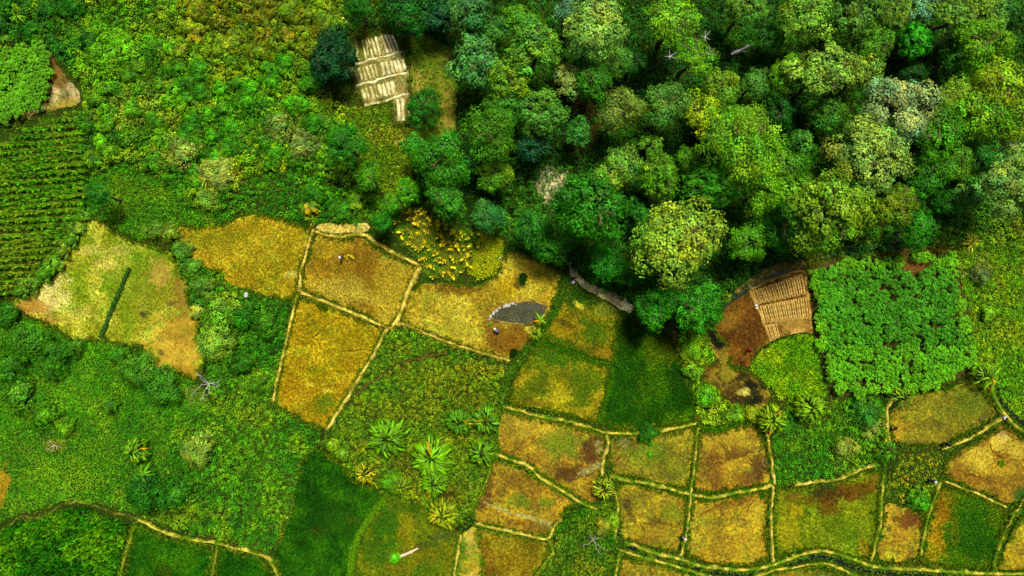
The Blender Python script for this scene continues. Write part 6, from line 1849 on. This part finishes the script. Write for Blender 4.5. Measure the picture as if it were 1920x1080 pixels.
person(637,483,'stand',.2,(150,130,110),(60,50,40),'person with a white hat working in the brown dug paddy',W_)
person(928,617,'bend',2.4,(110,110,124),K_,'person with a white hat bending below the pond',W_)
person(1075,496,'stand',-1.0,K_,(60,30,26),'person in dark clothes at the head of the pale footpath')
person(1079,508,'stand',-1.2,(150,140,150),K_,'person in greyish top walking second down the footpath')
person(1077,522,'stand',-.9,(30,36,50),K_,'person in dark blue beside the white bundle on the footpath')
person(1407,658,'stand',3.0,(200,16,34),(60,20,30),'person in red in the dark dug field')
person(1754,904,'stand',2.0,(50,60,84),K_,'person with a pale hat at the bund corner',(226,236,240))
person(1888,785,'sit',-.8,W_,(50,60,70),'person in white sitting on the straw bund at the right edge')
person(1782,835,'stand',.5,(30,44,84),K_,'person in dark blue on the diagonal bund of the olive paddy')
person(1285,1011,'stand',1.5,(170,140,130),(120,90,84),'person with a white hat on the upright bund between the lower amber paddies',W_)
person(1682,801,'bend',.6,(40,36,40),(110,60,30),'person in dark clothes on the yellow mud corner')
# bucket, bundles and tools beside them
def bucket(px, py, label, rgb):
    bm = bmesh.new()
    bmesh.ops.create_cone(bm, cap_ends=True, segments=14, radius1=.13, radius2=.19, depth=.26)
    top = max((f for f in bm.faces if len(f.verts) > 4), key=lambda f: f.calc_center_median().z)
    r = bmesh.ops.inset_region(bm, faces=[top], thickness=.02)
    for v in top.verts:
        v.co.z -= .1
    me = bpy.data.meshes.new('bucket')
    bm.to_mesh(me); bm.free()
    o = obj('bucket', me, cloth(rgb), None, label, 'bucket')
    x, y, _ = P(px, py)
    o.location = (x, y, .18)
bucket(919, 607.5, 'small green bucket on the mud left of the pond', (70,150,40))
def bundle(px, py, s, label, rgb, name='cloth_bundle', cat='bundle', z=.1):
    bm = bmesh.new()
    bmesh.ops.create_icosphere(bm, subdivisions=3, radius=1)
    for v in bm.verts:
        n = float(fbm(np.array([v.co.x * 2 + px]), np.array([v.co.y * 2 + v.co.z * 2]), 4)[0])
        v.co *= .75 + .5 * n
        if v.co.z > .5:
            v.co.z += .25 * (v.co.z - .5)
    me = bpy.data.meshes.new(name)
    bm.to_mesh(me); bm.free()
    for p in me.polygons:
        p.use_smooth = True
    o = obj(name, me, cloth(rgb), None, label, cat)
    x, y, _ = P(px, py)
    o.location = (x, y, z + s * .4)
    o.scale = (s * 1.2, s * .9, s * .6)
bundle(1073.5, 529, .24, 'white cloth bundle on the footpath beside the person in dark blue', (232,236,240))
bundle(1083, 525, .16, 'smaller pale bundle on the footpath', (214,206,190))
bundle(1417.5, 572.5, .16, 'upper one of two white bags at the bedded plot rim', W_, 'sack', 'sack')
bundle(1418.5, 577.5, .14, 'lower one of two white bags at the bedded plot rim', W_, 'sack', 'sack')
bundle(1198, 1041, .14, 'white bag on the lower bank of the ditch', W_, 'sack', 'sack')
bundle(938, 484, .12, 'small white bag at the edge of the grass beside the withering maize', W_, 'sack', 'sack')
